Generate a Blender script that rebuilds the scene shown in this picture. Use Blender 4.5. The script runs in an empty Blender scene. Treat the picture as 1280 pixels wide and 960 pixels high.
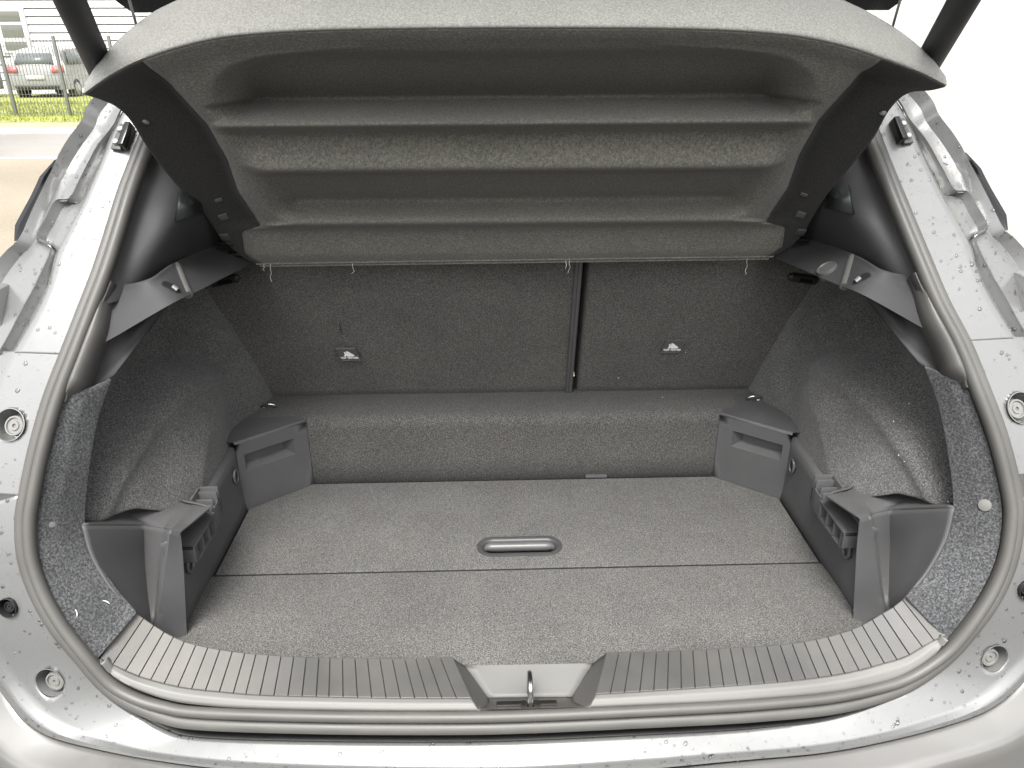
import bpy, bmesh, math, random
from mathutils import Vector, Matrix, noise
random.seed(7)
R = math.radians
scene = bpy.context.scene
COL = scene.collection

# ------------------------------------------------------------------ camera
# metres; X right, Y into the car, Z up, Z = 0 on the boot floor, ground at Z = -0.72
F = 950.0                       # focal length in photograph pixels (1280 wide)
CAMP = Vector((-0.041, 0.0, 0.8))
PITCH, YAW, ROLL = R(24.0), 0.0277, -0.0045
fw = Vector((math.sin(YAW)*math.cos(PITCH), math.cos(YAW)*math.cos(PITCH), -math.sin(PITCH)))
r0 = Vector((math.cos(YAW), -math.sin(YAW), 0)); u0 = r0.cross(fw)
RT = r0*math.cos(ROLL)+u0*math.sin(ROLL); UP = -r0*math.sin(ROLL)+u0*math.cos(ROLL)
cam = bpy.data.cameras.new('camera'); camo = bpy.data.objects.new('camera', cam); COL.objects.link(camo)
m = Matrix((RT, UP, -fw)).transposed().to_4x4(); m.translation = CAMP
camo.matrix_world = m
cam.sensor_width = 36; cam.lens = 36*F/1280; cam.clip_start = .02; cam.clip_end = 400
scene.camera = camo
scene.render.resolution_x, scene.render.resolution_y = 1024, 768

# ------------------------------------------------------------------ light
SUN_EL, SUN_AZ = 62, 192         # overcast: weak, very soft sun behind the camera
w = bpy.data.worlds.new('World'); scene.world = w; w.use_nodes = True
nt = w.node_tree; bg = nt.nodes['Background']
sky = nt.nodes.new('ShaderNodeTexSky'); sky.sky_type = 'NISHITA'; sky.sun_disc = False
sky.sun_elevation = R(SUN_EL); sky.sun_rotation = R(SUN_AZ); sky.dust_density = 6; sky.air_density = 1.6
hs = nt.nodes.new('ShaderNodeHueSaturation'); hs.inputs['Saturation'].default_value = .12
nt.links.new(sky.outputs[0], hs.inputs['Color']); nt.links.new(hs.outputs[0], bg.inputs[0])
bg.inputs[1].default_value = .15
sl = bpy.data.lights.new('sun', 'SUN'); sl.energy = 1.5; sl.angle = R(25); sl.color = (1, .97, .92)
so = bpy.data.objects.new('sun', sl); COL.objects.link(so)
az = R(SUN_AZ); el = R(SUN_EL)
sd = Vector((math.sin(az)*math.cos(el), math.cos(az)*math.cos(el), math.sin(el)))
so.rotation_euler = sd.to_track_quat('Z', 'Y').to_euler(); so.location = (0, -3, 6)
vs = scene.view_settings; vs.view_transform = 'Standard'; vs.look = 'None'; vs.gamma = 1
vs.exposure = 1.45
scene.cycles.max_bounces = 7; scene.cycles.transmission_bounces = 4; scene.cycles.glossy_bounces = 3; scene.cycles.caustics_refractive = False; scene.cycles.caustics_reflective = False

# ------------------------------------------------------------------ measuring helpers
def ray(px, py): return RT*((px-640)/F) - UP*((py-480)/F) + fw
def at_Y(px, py, Y): d = ray(px, py); return CAMP + d*((Y-CAMP.y)/d.y)
def at_Z(px, py, Z): d = ray(px, py); return CAMP + d*((Z-CAMP.z)/d.z)
def at_X(px, py, X): d = ray(px, py); return CAMP + d*((X-CAMP.x)/d.x)
ZT = [(-.6,.46),(-.3,.53),(-.1,.655),(-.04,.70),(0,.73),(.1,.747),(.2,.777),(.3,.822),(.4,.882),(.5,.957),(.6,1.04),(.7,1.13),(.8,1.22),(1.0,1.4)]
def yop(z):
    if z <= ZT[0][0]: return ZT[0][1]
    if z >= ZT[-1][0]: return ZT[-1][1]
    for i in range(len(ZT)-1):
        if ZT[i][0] <= z <= ZT[i+1][0]:
            p1, p2 = ZT[i], ZT[i+1]; p0 = ZT[max(i-1,0)]; p3 = ZT[min(i+2,len(ZT)-1)]
            h = p2[0]-p1[0]; t = (z-p1[0])/h
            m1 = (p2[1]-p0[1])/max(p2[0]-p0[0],1e-6)*h; m2 = (p3[1]-p1[1])/max(p3[0]-p1[0],1e-6)*h
            return (2*t**3-3*t*t+1)*p1[1]+(t**3-2*t*t+t)*m1+(-2*t**3+3*t*t)*p2[1]+(t**3-t*t)*m2
def osurf(P): return P.y - yop(P.z) - .12*P.x*P.x          # the leaning, rounded tail of the car
def at_S(px, py, off=0.0):
    d = ray(px, py); a, b = .25, 2.6
    for _ in range(46):
        c = (a+b)/2
        if osurf(CAMP+d*c) - off > 0: b = c
        else: a = c
    return CAMP+d*a
def onorm(P):
    e = 1e-3
    g = Vector([(osurf(P+Vector(v))-osurf(P-Vector(v)))/(2*e) for v in ((e,0,0),(0,e,0),(0,0,e))])
    return (-g).normalized()                                # towards the outside
def smooth(a, b, x):
    t = max(0, min(1, (x-a)/(b-a))); return t*t*(3-2*t)
def table(tb, x):
    if x <= tb[0][0]: return tb[0][1]
    for (a, u), (b, v) in zip(tb, tb[1:]):
        if x <= b: return u+(v-u)*(x-a)/(b-a)
    return tb[-1][1]
def crv(pts, n):
    """Catmull-Rom through pts, n points evenly spaced by length"""
    P = [Vector(p) for p in pts]; P = [P[0]*2-P[1]]+P+[P[-1]*2-P[-2]]
    out = []
    for i in range(1, len(P)-2):
        a, b, c, d = P[i-1:i+3]
        for k in range(24):
            t = k/24
            out.append(.5*((2*b)+(c-a)*t+(2*a-5*b+4*c-d)*t*t+(3*b-a-3*c+d)*t**3))
    out.append(P[-2])
    L = [0]
    for a, b in zip(out, out[1:]): L.append(L[-1]+(b-a).length)
    res = []; j = 0
    for k in range(n):
        s = L[-1]*k/(n-1)
        while j < len(L)-2 and L[j+1] < s: j += 1
        t = (s-L[j])/max(L[j+1]-L[j], 1e-9); res.append(out[j].lerp(out[j+1], min(1, t)))
    return res
def crs(pts, n):
    """Catmull-Rom with n points evenly spaced by station index"""
    P = [Vector(p) for p in pts]; m_ = len(P)-1; P = [P[0]*2-P[1]]+P+[P[-1]*2-P[-2]]; out = []
    for k in range(n):
        t = k/(n-1)*m_; i = min(int(t), m_-1); t -= i; a, b, c, d = P[i:i+4]
        out.append(.5*((2*b)+(c-a)*t+(2*a-5*b+4*c-d)*t*t+(3*b-a-3*c+d)*t**3))
    return out
def mir(pts): return [Vector((-p[0], p[1], p[2])) for p in pts]

# ------------------------------------------------------------------ materials
MAT = {}
def node_mat(name):
    mt = bpy.data.materials.new(name); mt.use_nodes = True; MAT[name] = mt
    return mt, mt.node_tree, mt.node_tree.nodes['Principled BSDF']
def tex(nt, kind, scale, detail=2, vec=None, stretch=None, rough=.5):
    n = nt.nodes.new(kind); n.inputs['Scale'].default_value = scale
    if 'Detail' in n.inputs: n.inputs['Detail'].default_value = detail
    if kind == 'ShaderNodeTexNoise': n.inputs['Roughness'].default_value = rough
    tc = nt.nodes.new('ShaderNodeTexCoord')
    if stretch:
        mp = nt.nodes.new('ShaderNodeMapping'); mp.inputs['Scale'].default_value = stretch[0]; mp.inputs['Rotation'].default_value = stretch[1]
        nt.links.new(tc.outputs['Object'], mp.inputs[0]); nt.links.new(mp.outputs[0], n.inputs['Vector'])
    else:
        mp = nt.nodes.new('ShaderNodeMapping'); mp.inputs['Rotation'].default_value = (.43,.71,.29); mp.inputs['Location'].default_value = (.3,.17,.23)
        nt.links.new(tc.outputs['Object'], mp.inputs[0]); nt.links.new(mp.outputs[0], n.inputs['Vector'])
    return n
def ramp(nt, src, stops):
    r = nt.nodes.new('ShaderNodeValToRGB'); nt.links.new(src, r.inputs[0])
    e = r.color_ramp.elements
    while len(e) < len(stops): e.new(.5)
    for el_, (p, c) in zip(e, stops): el_.position = p; el_.color = (*c, 1) if len(c) == 3 else c
    return r
def mix(nt, a, b, fac, mode='MIX'):
    x = nt.nodes.new('ShaderNodeMix'); x.data_type = 'RGBA'; x.blend_type = mode
    if isinstance(fac, (int, float)): x.inputs[0].default_value = fac
    else: nt.links.new(fac, x.inputs[0])
    nt.links.new(a, x.inputs[6]); nt.links.new(b, x.inputs[7]); return x.outputs[2]
def bump(nt, src, b, strength, dist):
    n = nt.nodes.new('ShaderNodeBump'); n.inputs['Strength'].default_value = strength; n.inputs['Distance'].default_value = dist
    nt.links.new(src, n.inputs['Height']); nt.links.new(n.outputs[0], b.inputs['Normal'])
def felt(name, dark, mid, light, scale, sheen=.25, fibre=None, bstr=.35, blotch=.18):
    mt, nt, b = node_mat(name)
    n1 = tex(nt, 'ShaderNodeTexNoise', scale, 4, rough=.8)
    r1 = ramp(nt, n1.outputs[0], [(.36, dark), (.5, mid), (.64, light)])
    n2 = tex(nt, 'ShaderNodeTexNoise', 9, 3)
    r2 = ramp(nt, n2.outputs[0], [(.3, (1-blotch,)*3), (.7, (1+blotch,)*3)])
    col = mix(nt, r1.outputs[0], r2.outputs[0], 1, 'MULTIPLY')
    hgt = n1.outputs[0]
    if fibre:
        n3 = tex(nt, 'ShaderNodeTexNoise', scale*.55, 2, stretch=fibre)
        r3 = ramp(nt, n3.outputs[0], [(.4, (.82,)*3), (.62, (1.25,)*3)])
        col = mix(nt, col, r3.outputs[0], .75, 'MULTIPLY')
    nt.links.new(col, b.inputs['Base Color'])
    b.inputs['Roughness'].default_value = .95; b.inputs['Specular IOR Level'].default_value = .15
    b.inputs['Sheen Weight'].default_value = sheen; b.inputs['Sheen Roughness'].default_value = .6
    bump(nt, hgt, b, bstr, .0015)
def plastic(name, col, rough=.5, grain=900, gstr=.25, spec=.5, coat=0, metal=0, dirt=.08):
    mt, nt, b = node_mat(name)
    n2 = tex(nt, 'ShaderNodeTexNoise', 14, 4)
    c1 = tuple(x*(1-dirt) for x in col); c2 = tuple(min(1, x*(1+dirt)) for x in col)
    r2 = ramp(nt, n2.outputs[0], [(.3, c1), (.7, c2)]); nt.links.new(r2.outputs[0], b.inputs['Base Color'])
    rr = ramp(nt, n2.outputs[0], [(.25, (rough*.85,)*3), (.75, (min(1, rough*1.15),)*3)]); nt.links.new(rr.outputs[0], b.inputs['Roughness'])
    b.inputs['Specular IOR Level'].default_value = spec; b.inputs['Metallic'].default_value = metal
    b.inputs['Coat Weight'].default_value = coat; b.inputs['Coat Roughness'].default_value = .06
    if grain:
        v = tex(nt, 'ShaderNodeTexVoronoi', grain); bump(nt, v.outputs['Distance'], b, gstr, .0006)
felt('carpet', (.018,.0177,.0168), (.074,.0727,.0692), (.185,.1815,.173), 540, .08, blotch=.10)
felt('step_carpet', (.016,.0156,.0146), (.066,.0647,.0607), (.150,.147,.138), 520, .08, blotch=.06)
felt('seat_carpet', (.014,.0136,.0125), (.077,.075,.0688), (.172,.167,.1535), 500, .08, blotch=.08)
felt('shelf_top_felt', (.13,.130,.120), (.19,.190,.176), (.26,.26,.243), 420, .2, bstr=.3, blotch=.04)
felt('shelf_felt', (.085,.083,.072), (.140,.136,.118), (.205,.199,.173), 460, .15, fibre=((1,2.2,.7),(.5,0,.1)), bstr=.4, blotch=.06)
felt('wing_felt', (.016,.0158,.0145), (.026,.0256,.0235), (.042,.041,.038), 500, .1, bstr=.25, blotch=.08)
felt('lining_felt', (.016,.016,.0165), (.085,.084,.083), (.175,.172,.167), 520, .15, fibre=((1.6,.8,.8),(.5,.3,.6)))
felt('coarse_felt', (.014,.0145,.0158), (.050,.0512,.0535), (.118,.120,.124), 340, .15)
plastic('trim_plastic', (.074,.074,.0755), .62, 700, .3)
plastic('pillar_plastic', (.040,.040,.042), .62, 800, .15, spec=.3)
plastic('edge_plastic', (.085,.083,.078), .5, 0)  # lighter grey, also carries painted light on the pillar edge and rib
plastic('sill_plastic', (.056,.0555,.053), .5, 900, .2, dirt=.14)
plastic('sill_front', (.135,.133,.126), .55, 0)
plastic('groove_dark', (.018,.018,.018), .7, 0)
plastic('rubber', (.080,.078,.072), .5, 0, dirt=.1)
plastic('gloss_black', (.008,.008,.009), .12, 0)
plastic('matte_black', (.012,.012,.012), .55, 0)
plastic('notch_plate', (.115,.114,.109), .55, 600, .2)
plastic('steel', (.55,.55,.54), .22, 0, metal=1)
plastic('buffer_rubber', (.16,.16,.15), .45, 0)
plastic('bezel_plastic', (.045,.045,.045), .4, 0)
plastic('handle_plastic', (.085,.085,.084), .32, 0)
plastic('tag_grey', (.07,.07,.067), .7, 0)
plastic('tag_white', (.8,.79,.76), .7, 0)
plastic('lens_grey', (.03,.036,.034), .3, 0)
plastic('cord', (.3,.3,.29), .7, 0)
plastic('chrome_dull', (.4,.4,.4), .3, 0, metal=.8)
plastic('lint', (.6,.58,.55), .9, 0)
_nt = MAT['sill_plastic'].node_tree; _b = _nt.nodes['Principled BSDF']; _src = _b.inputs['Base Color'].links[0].from_socket
_d = tex(_nt, 'ShaderNodeTexNoise', 5.5, 5, rough=.65); _f = ramp(_nt, _d.outputs[0], [(.48, (0,0,0)), (.70, (.34,.34,.34))])
_c = _nt.nodes.new('ShaderNodeRGB'); _c.outputs[0].default_value = (.112,.098,.080,1)
_nt.links.new(mix(_nt, _src, _c.outputs[0], _f.outputs[0]), _b.inputs['Base Color'])
def paint(name, col, metal, rough):
    mt, nt, b = node_mat(name)
    n2 = tex(nt, 'ShaderNodeTexNoise', 7, 5)
    r2 = ramp(nt, n2.outputs[0], [(.3, tuple(x*.96 for x in col)), (.7, col)]); nt.links.new(r2.outputs[0], b.inputs['Base Color'])
    b.inputs['Metallic'].default_value = metal
    n3 = tex(nt, 'ShaderNodeTexNoise', 60, 4)
    rr = ramp(nt, n3.outputs[0], [(.35, (rough*.9,)*3), (.65, (rough*1.1,)*3)]); nt.links.new(rr.outputs[0], b.inputs['Roughness'])
    b.inputs['Coat Weight'].default_value = .6; b.inputs['Coat Roughness'].default_value = .05
    bump(nt, n3.outputs[0], b, .03, .0006)
paint('paint', (.195,.197,.194), .4, .30)
paint('paint_channel', (.60,.61,.60), .55, .28)
paint('paint_bumper', (.19,.187,.178), .45, .34)
mt, nt_, b = node_mat('water')
tr_ = nt_.nodes.new('ShaderNodeBsdfTransparent'); tr_.inputs[0].default_value = (.93,.94,.94,1)
gl_ = nt_.nodes.new('ShaderNodeBsdfGlossy'); gl_.inputs['Roughness'].default_value = .03
fr_ = nt_.nodes.new('ShaderNodeFresnel'); fr_.inputs[0].default_value = 1.5
mx_ = nt_.nodes.new('ShaderNodeMixShader'); nt_.links.new(fr_.outputs[0], mx_.inputs[0]); nt_.links.new(tr_.outputs[0], mx_.inputs[1]); nt_.links.new(gl_.outputs[0], mx_.inputs[2])
nt_.links.new(mx_.outputs[0], nt_.nodes['Material Output'].inputs[0]); nt_.nodes.remove(b)

# ------------------------------------------------------------------ mesh helpers
def tag(o, label=None, cat=None, group=None, kind=None):
    for k, v in (('label', label), ('category', cat), ('group', group), ('kind', kind)):
        if v: o[k] = v
    return o
def empty(name, loc, label=None, cat=None, group=None):
    o = bpy.data.objects.new(name, None); o.location = loc; o.empty_display_size = .1; COL.objects.link(o)
    return tag(o, label, cat, group)
def root_loc(p):
    return Vector(p.location)          # parents carry inverses, so this is the world position
def finish(name, bm, mat, parent=None, ang=35, thick=0, bev=0):
    bmesh.ops.remove_doubles(bm, verts=bm.verts, dist=1e-6)
    bmesh.ops.recalc_face_normals(bm, faces=bm.faces)
    for f in bm.faces: f.smooth = True
    a = R(ang)
    for e in bm.edges:
        if len(e.link_faces) == 2 and e.calc_face_angle(0) > a: e.smooth = False
    me = bpy.data.meshes.new(name); bm.to_mesh(me); bm.free()
    o = bpy.data.objects.new(name, me); COL.objects.link(o)
    me.materials.append(MAT[mat] if isinstance(mat, str) else mat)
    if parent: o.parent = parent; o.matrix_parent_inverse = Matrix.Translation(-root_loc(parent))
    if thick: md = o.modifiers.new('thickness', 'SOLIDIFY'); md.thickness = abs(thick); md.offset = -1 if thick > 0 else 1
    if bev: md = o.modifiers.new('edges', 'BEVEL'); md.width = bev; md.segments = 2; md.limit_method = 'ANGLE'
    return o
def grid_bm(rows, bm=None, closed=False):
    bm = bm or bmesh.new()
    V = [[bm.verts.new(p) for p in r] for r in rows]
    for a, b in zip(V, V[1:]):
        n = len(a)
        for i in range(n if closed else n-1):
            j = (i+1) % n
            try: bm.faces.new((a[i], a[j], b[j], b[i]))
            except ValueError: pass
    return bm
def orient(bm, d):
    """make the faces of an open sheet look along d (sum of normals)"""
    bmesh.ops.recalc_face_normals(bm, faces=bm.faces)
    s = sum((f.normal.dot(d)*f.calc_area() for f in bm.faces))
    if s < 0: bmesh.ops.reverse_faces(bm, faces=bm.faces)
def sheet(name, rows, mat, parent=None, thick=.003, toward=None, ang=40):
    bm = grid_bm(rows); o = finish(name, bm, mat, parent, ang)
    toward = toward or Vector((0,-1,.4))
    me = o.data
    if sum(p.normal.dot(toward)*p.area for p in me.polygons) < 0: me.flip_normals()
    if thick: md = o.modifiers.new('thickness', 'SOLIDIFY'); md.thickness = thick; md.offset = -1
    return o
def loft(lines, n, m):
    """lines: list of polylines; n points along each, m rows smoothly across (Catmull-Rom)"""
    L = [crs(l, n) for l in lines]
    cols = [crs([l[i] for l in L], m) for i in range(n)]
    return [[cols[i][j] for i in range(n)] for j in range(m)]
def loft_lin(lines, n, subs):
    L = [crs(l, n) for l in lines]; rows = []
    for a, b, s in zip(L, L[1:], subs):
        for k in range(s): rows.append([p.lerp(q, k/s) for p, q in zip(a, b)])
    rows.append(L[-1]); return rows
def tube_bm(path, r, seg=10, bm=None, cap=True):
    bm = bm or bmesh.new(); path = [Vector(p) for p in path]; rings = []; up = None
    for i, p in enumerate(path):
        t = (path[min(i+1, len(path)-1)]-path[max(i-1, 0)]).normalized()
        if up is None: up = t.orthogonal().normalized()
        up = (up - t*up.dot(t)).normalized(); s = t.cross(up)
        rr = r[i] if isinstance(r, (list, tuple)) else r
        rings.append([bm.verts.new(p+(up*math.cos(2*math.pi*k/seg)+s*math.sin(2*math.pi*k/seg))*rr) for k in range(seg)])
    for a, b in zip(rings, rings[1:]):
        for k in range(seg): bm.faces.new((a[k], a[(k+1) % seg], b[(k+1) % seg], b[k]))
    if cap: bm.faces.new(rings[0][::-1]); bm.faces.new(rings[-1])
    return bm
def box_bm(lo, hi, bm=None, bev=0, M=None):
    bm = bm or bmesh.new(); lo, hi = Vector(lo), Vector(hi)
    r = bmesh.ops.create_cube(bm, size=1)
    for v in r['verts']:
        v.co = Vector([lo[i]+(hi[i]-lo[i])*(v.co[i]+.5) for i in range(3)])
    if bev:
        es = list({e for v in r['verts'] for e in v.link_edges})
        g = bmesh.ops.bevel(bm, geom=es, offset=bev, segments=2, affect='EDGES', profile=.6)
        vs_ = list({v for f in g['faces'] for v in f.verts} | {v for v in r['verts'] if v.is_valid})
    else: vs_ = r['verts']
    if M is not None:
        for v in vs_: v.co = M @ v.co
    return bm
def box(name, lo, hi, mat, parent=None, bev=.002, M=None): return finish(name, box_bm(lo, hi, bev=bev, M=M), mat, parent)
def frame_M(o, x, z):
    z = z.normalized(); x = (x-z*x.dot(z)).normalized(); y = z.cross(x)
    mm = Matrix((x, y, z)).transposed().to_4x4(); mm.translation = o; return mm
def prism_bm(poly, z0, z1, bm=None, M=None, bev=0, seg=2):
    bm = bm or bmesh.new()
    a = [bm.verts.new((p[0], p[1], z0)) for p in poly]; b = [bm.verts.new((p[0], p[1], z1)) for p in poly]
    n = len(poly); fs = [bm.faces.new(a[::-1]), bm.faces.new(b)]
    for i in range(n): fs.append(bm.faces.new((a[i], a[(i+1) % n], b[(i+1) % n], b[i])))
    if bev:
        bmesh.ops.recalc_face_normals(bm, faces=fs)
        es = list(fs[1].edges); bmesh.ops.bevel(bm, geom=es, offset=bev, segments=seg, affect='EDGES', profile=.5)
    if M is not None:
        for v in bm.verts: v.co = M @ v.co
    return bm
def stadium(cx, cy, hw, hh, r, n=8):
    out = []
    for sx, sy, a0 in ((1,1,0),(-1,1,90),(-1,-1,180),(1,-1,270)):
        for k in range(n+1):
            a = R(a0+90*k/n); out.append((cx+sx*(hw-r)+r*math.cos(a), cy+sy*(hh-r)+r*math.sin(a)))
    return out
def cut_hole(bm, c, nrm, r):
    """open a round hole in a sheet round point c"""
    def rad(v):
        d = v-c; d = d-nrm*d.dot(nrm); return d
    for it in range(2):
        fs = [f for f in bm.faces if rad(f.calc_center_median()).length < r*1.8 and (f.calc_center_median()-c).length < r*3]
        es = list({e for f in fs for e in f.edges if e.calc_length() > r*.35})
        if es: bmesh.ops.subdivide_edges(bm, edges=es, cuts=2, use_grid_fill=True)
    near = [v for v in bm.verts if (v.co-c).length < r*3]
    ins = {v for v in near if rad(v.co).length < r}
    dele = [f for f in bm.faces if all(v in ins for v in f.verts)]
    bmesh.ops.delete(bm, geom=dele, context='FACES')
    for v in near:
        if v.is_valid and v in ins:
            d = rad(v.co)
            if d.length > 1e-6: v.co += d.normalized()*(r-d.length)
    bmesh.ops.delete(bm, geom=[v for v in bm.verts if not v.link_faces], context='VERTS')

from mathutils.bvhtree import BVHTree
def hit(o, px, py, mirror=False):
    """point and normal where a measured sight line meets a finished part"""
    me = o.data; t = BVHTree.FromPolygons([v.co for v in me.vertices], [p.vertices for p in me.polygons])
    k = -1 if mirror else 1; d = ray(px, py); c = Vector((CAMP.x*k, CAMP.y, CAMP.z)); d = Vector((d.x*k, d.y, d.z)).normalized()
    loc, nn, *_ = t.ray_cast(c, d)
    if loc is None: loc, nn, *_ = t.find_nearest(c+d*1.2)
    if nn.dot(d) > 0: nn = -nn
    return loc, nn
GZ = -.72
# ================================================================== THE CAR
car = empty('car', (0, 1.6, GZ), 'wet silver white hatchback with its boot open, filling the picture', 'car')
DROPS = []      # sheets that carry rain drops

# ---- weather strip: two beads on a U channel
SP = [(232,70),(200,130),(171,200),(156,240),(140,292),(125,338),(107,385),(87,437),(64,497),(46,560),(34,617),(29,655),(32,700),(46,742),(68,782),(96,818),(130,857),(160,877),(200,891),(250,899),(400,904),(560,905),(663,903),
      (800,897),(900,892),(958,888),(1040,880),(1105,866),(1146,850),(1188,820),(1221,782),(1247,742),(1264,700),(1271,655),(1269,620),(1252,550),(1228,485),(1206,431),(1177,375),(1152,316),(1127,256),(1104,200),(1080,140),(1050,80)]
path = crv([at_S(x, y, -.002) for x, y in SP], 300)
def seal_frames(path):
    fr = []
    for i, p in enumerate(path):
        t = (path[min(i+1, len(path)-1)]-path[max(i-1, 0)]).normalized(); n = onorm(p); b_ = n.cross(t)
        c = Vector((0, p.y, .35))
        if b_.dot(p-Vector((0, p.y, .32))) < 0: b_ = -b_
        n = (n-t*n.dot(t)).normalized(); fr.append((p, b_.normalized(), n))
    return fr
FR = seal_frames(path)
# ---- body: leaning tail panels round the opening
EDGE = [((255,40),(232,40),(226,42),(200,40)), ((200,118),(165,120),(158,125),(118,118)), ((183,165),(145,155),(141,155),(100,150)), ((165,200),(129,194),(120,183),(84,172)),
        ((152,228),(112,234),(101,219),(72,192)), ((143,250),(105,250),(87,246),(66,206)), ((140,257),(101,258),(69,250),(60,218)),
        ((130,280),(90,278),(56,272),(41,257)), ((122,303),(77,303),(45,296),(23,296)), ((118,316),(70,318),(62,311),(6,313)),
        ((105,345),(62,350),(46,350),(-12,335)), ((90,380),(50,380),(30,381),(-32,370)), ((76,415),(32,413),(12,415),(-52,405)), ((64,441),(15,441),(-3,441),(-72,441))]
def near_frame(P):
    return min(FR, key=lambda f: (f[0]-P).length)
def seal_outer(P):
    p, b_, n = near_frame(P); return p+b_*.010-n*.008
def pillar_lines():
    ln = [[] for _ in range(10)]
    for a, b_, c, d in EDGE:
        A, B, C, D = at_S(*a, .006), at_S(*b_, 0), at_S(*c, -.004), at_S(*d, .006)
        o = (B-A).normalized(); n = onorm(B)
        co = (C-B).normalized()
        ln[0].append(A); ln[1].append(B-o*.004); ln[2].append(B+o*.004-n*.004)
        ln[3].append(C-co*.006-n*.013); ln[4].append(C-n*.001); ln[5].append(C+co*.004-n*.004); ln[6].append(C+co*.010-n*.016)
        e = (D-C).normalized()
        ln[7].append(D-e*.012-n*.018); ln[8].append(D-n*.002); ln[9].append(D+Vector((-.035,.14,0)))
    return ln
PL = pillar_lines()
for s in (0, 1):
    L = [mir(l) for l in PL] if s else PL
    L[0] = [seal_outer(p) for p in L[0]]
    Q = [crs(l, 130) for l in L]
    rows = []
    for a, b_, k in zip(Q, Q[1:], (8,2,3,2,2,2,8,3,4)):
        for j in range(k): rows.append([p.lerp(q, j/k) for p, q in zip(a, b_)])
    rows.append(Q[-1])
    o = sheet('body_pillar', rows, 'paint', car, ang=50); DROPS.append((o, 620))
    # black side-glass moulding on the outer edge
    q = [Vector(p) for p in (at_S(70,200,.012), at_S(52,240,.014), at_S(35,272,.014), at_S(20,301,.012))]
    if s: q = mir(q)
    sx = 1 if s else -1
    out = bmesh.new(); path = crv(q, 16); rr = [[], [], [], [], []]
    for i, p in enumerate(path):
        k = min(1, i/3, (15-i)/3)*.8+.2
        for j, (dx, dy) in enumerate(((-.002,0),(.004*k,-.006*k),(.011*k,-.004*k),(.012*k,.03),(0,.03))): rr[j].append(p+Vector((sx*dx, dy, 0)))
    finish('window_moulding', grid_bm([list(x) for x in zip(*rr)], closed=True), 'gloss_black', car)
# lamp-side panel between the two seams
HOLES_B = [((12,531), 20.)]
LB = [((67,437),(20,439),(-75,439)), ((48,478),(0,480),(-95,480)), ((31,530),(-8,530),(-110,530)), ((21,575),(-14,575),(-115,575)), ((15,616),(-18,617),(-118,617))]
for s in (0, 1):
    ln = [[at_S(*r[0], .007) for r in LB], [at_S(*r[0], .003)+Vector((-.012,0,0)) for r in LB], [at_S(*r[1], .001) for r in LB], [at_S(*r[2], .012) for r in LB], [at_S(*r[2], .03)+Vector((-.06,.2,0)) for r in LB]]
    hc = at_S(12, 531, .002); rad = 20./F*(hc-CAMP).dot(fw)
    if s: ln = [mir(l) for l in ln]; hc.x *= -1
    ln[0] = [seal_outer(p) for p in ln[0]]; ln[1] = [p+(q-p).normalized()*.012 for p, q in zip(ln[0], ln[2])]
    bm = grid_bm(loft_lin(ln, 60, (3,12,14,6)))
    hn = onorm(hc); cut_hole(bm, hc, hn, rad)
    o = finish('body_side_panel', bm, 'paint', car, 50)
    if sum(p.normal.y for p in o.data.polygons) > 0: o.data.flip_normals()
    md = o.modifiers.new('thickness', 'SOLIDIFY'); md.thickness = .0025; md.offset = -1
    DROPS.append((o, 170))
# tail panel and bumper all the way round the bottom
OUTL = [(-70,600),(-72,640),(-72,690),(-55,765),(-25,826),(3,868),(22,895),(58,920),(110,934),(185,949),(290,962),(450,970),(640,972),(800,962),(920,951),(1030,941),(1115,925),(1180,908),(1236,888),(1275,858),(1310,815),(1335,745),(1348,680),(1350,600)]
def pix(P):
    d = P-CAMP; z = d.dot(fw); return 640+F*d.dot(RT)/z, 480-F*d.dot(UP)/z
OUTF = [(p.x, p.y) for p in crv([Vector((x, y, 0)) for x, y in OUTL], 400)]
def out_pt(px, py):
    """where the line from the middle of the boot through a seal point meets the bumper edge"""
    a0 = math.atan2(py-480, px-640)
    return min(OUTF, key=lambda q: abs(math.atan2(q[1]-480, q[0]-640)-a0))
ring = []
for p, b_, n in FR:
    x, y = pix(p)
    if y > 617: ring.append((p, b_, n, x, y))
ring = ring[::1]
l0, l1, l2, l3 = [], [], [], []
for p, b_, n, x, y in ring:
    bot = smooth(860, 900, y)
    l0.append(p-b_*.002-n*(.022+.03*bot)); l1.append(p+b_*(.014+.008*bot)-n*(.014+.034*bot)); l2.append(p+b_*(.0165+.014*bot)-n*(.0045+.008*bot))
    l3.append(at_S(*out_pt(x, y), -.004))
for _ in range(3): l3 = [l3[0]]+[(a+b_*2+c)/4 for a, b_, c in zip(l3, l3[1:], l3[2:])]+[l3[-1]]
def nrm_off(l, d): return [q+onorm(q)*d for q in l]
l25 = [p.lerp(q, .72)+onorm(q)*(-.001) for p, q in zip(l2, l3)]; l28 = [p.lerp(q, .88)+onorm(q)*.004 for p, q in zip(l2, l3)]
l35 = [q+(q-p).normalized()*.003-onorm(q)*.010 for p, q in zip(l2, l3)]
l1b = [p.lerp(q, .8) for p, q in zip(l1, l2)]
sheet('seal_gap_shade', loft_lin([l0, l1, l1b], 200, (2,2)), 'matte_black', car, thick=.002, ang=60)  # matte black sheet puts the shade of the seal gap into colour
bm = grid_bm(loft_lin([l1b, l2, l25, l28, l3, l35], 320, (2,14,4,4,2)))
BUF = []
for (px, py, rp, kind) in ((63,853,19,'b'), (9,760,12,'c'), (1243,823,18,'b'), (1285,738,12,'c')):
    c = at_S(px, py, -.002); rad = rp/F*(c-CAMP).dot(fw); n = onorm(c); cut_hole(bm, c, n, rad); BUF.append((c, n, rad, kind))
o = finish('tail_panel', bm, 'paint', car, 50)
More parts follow.
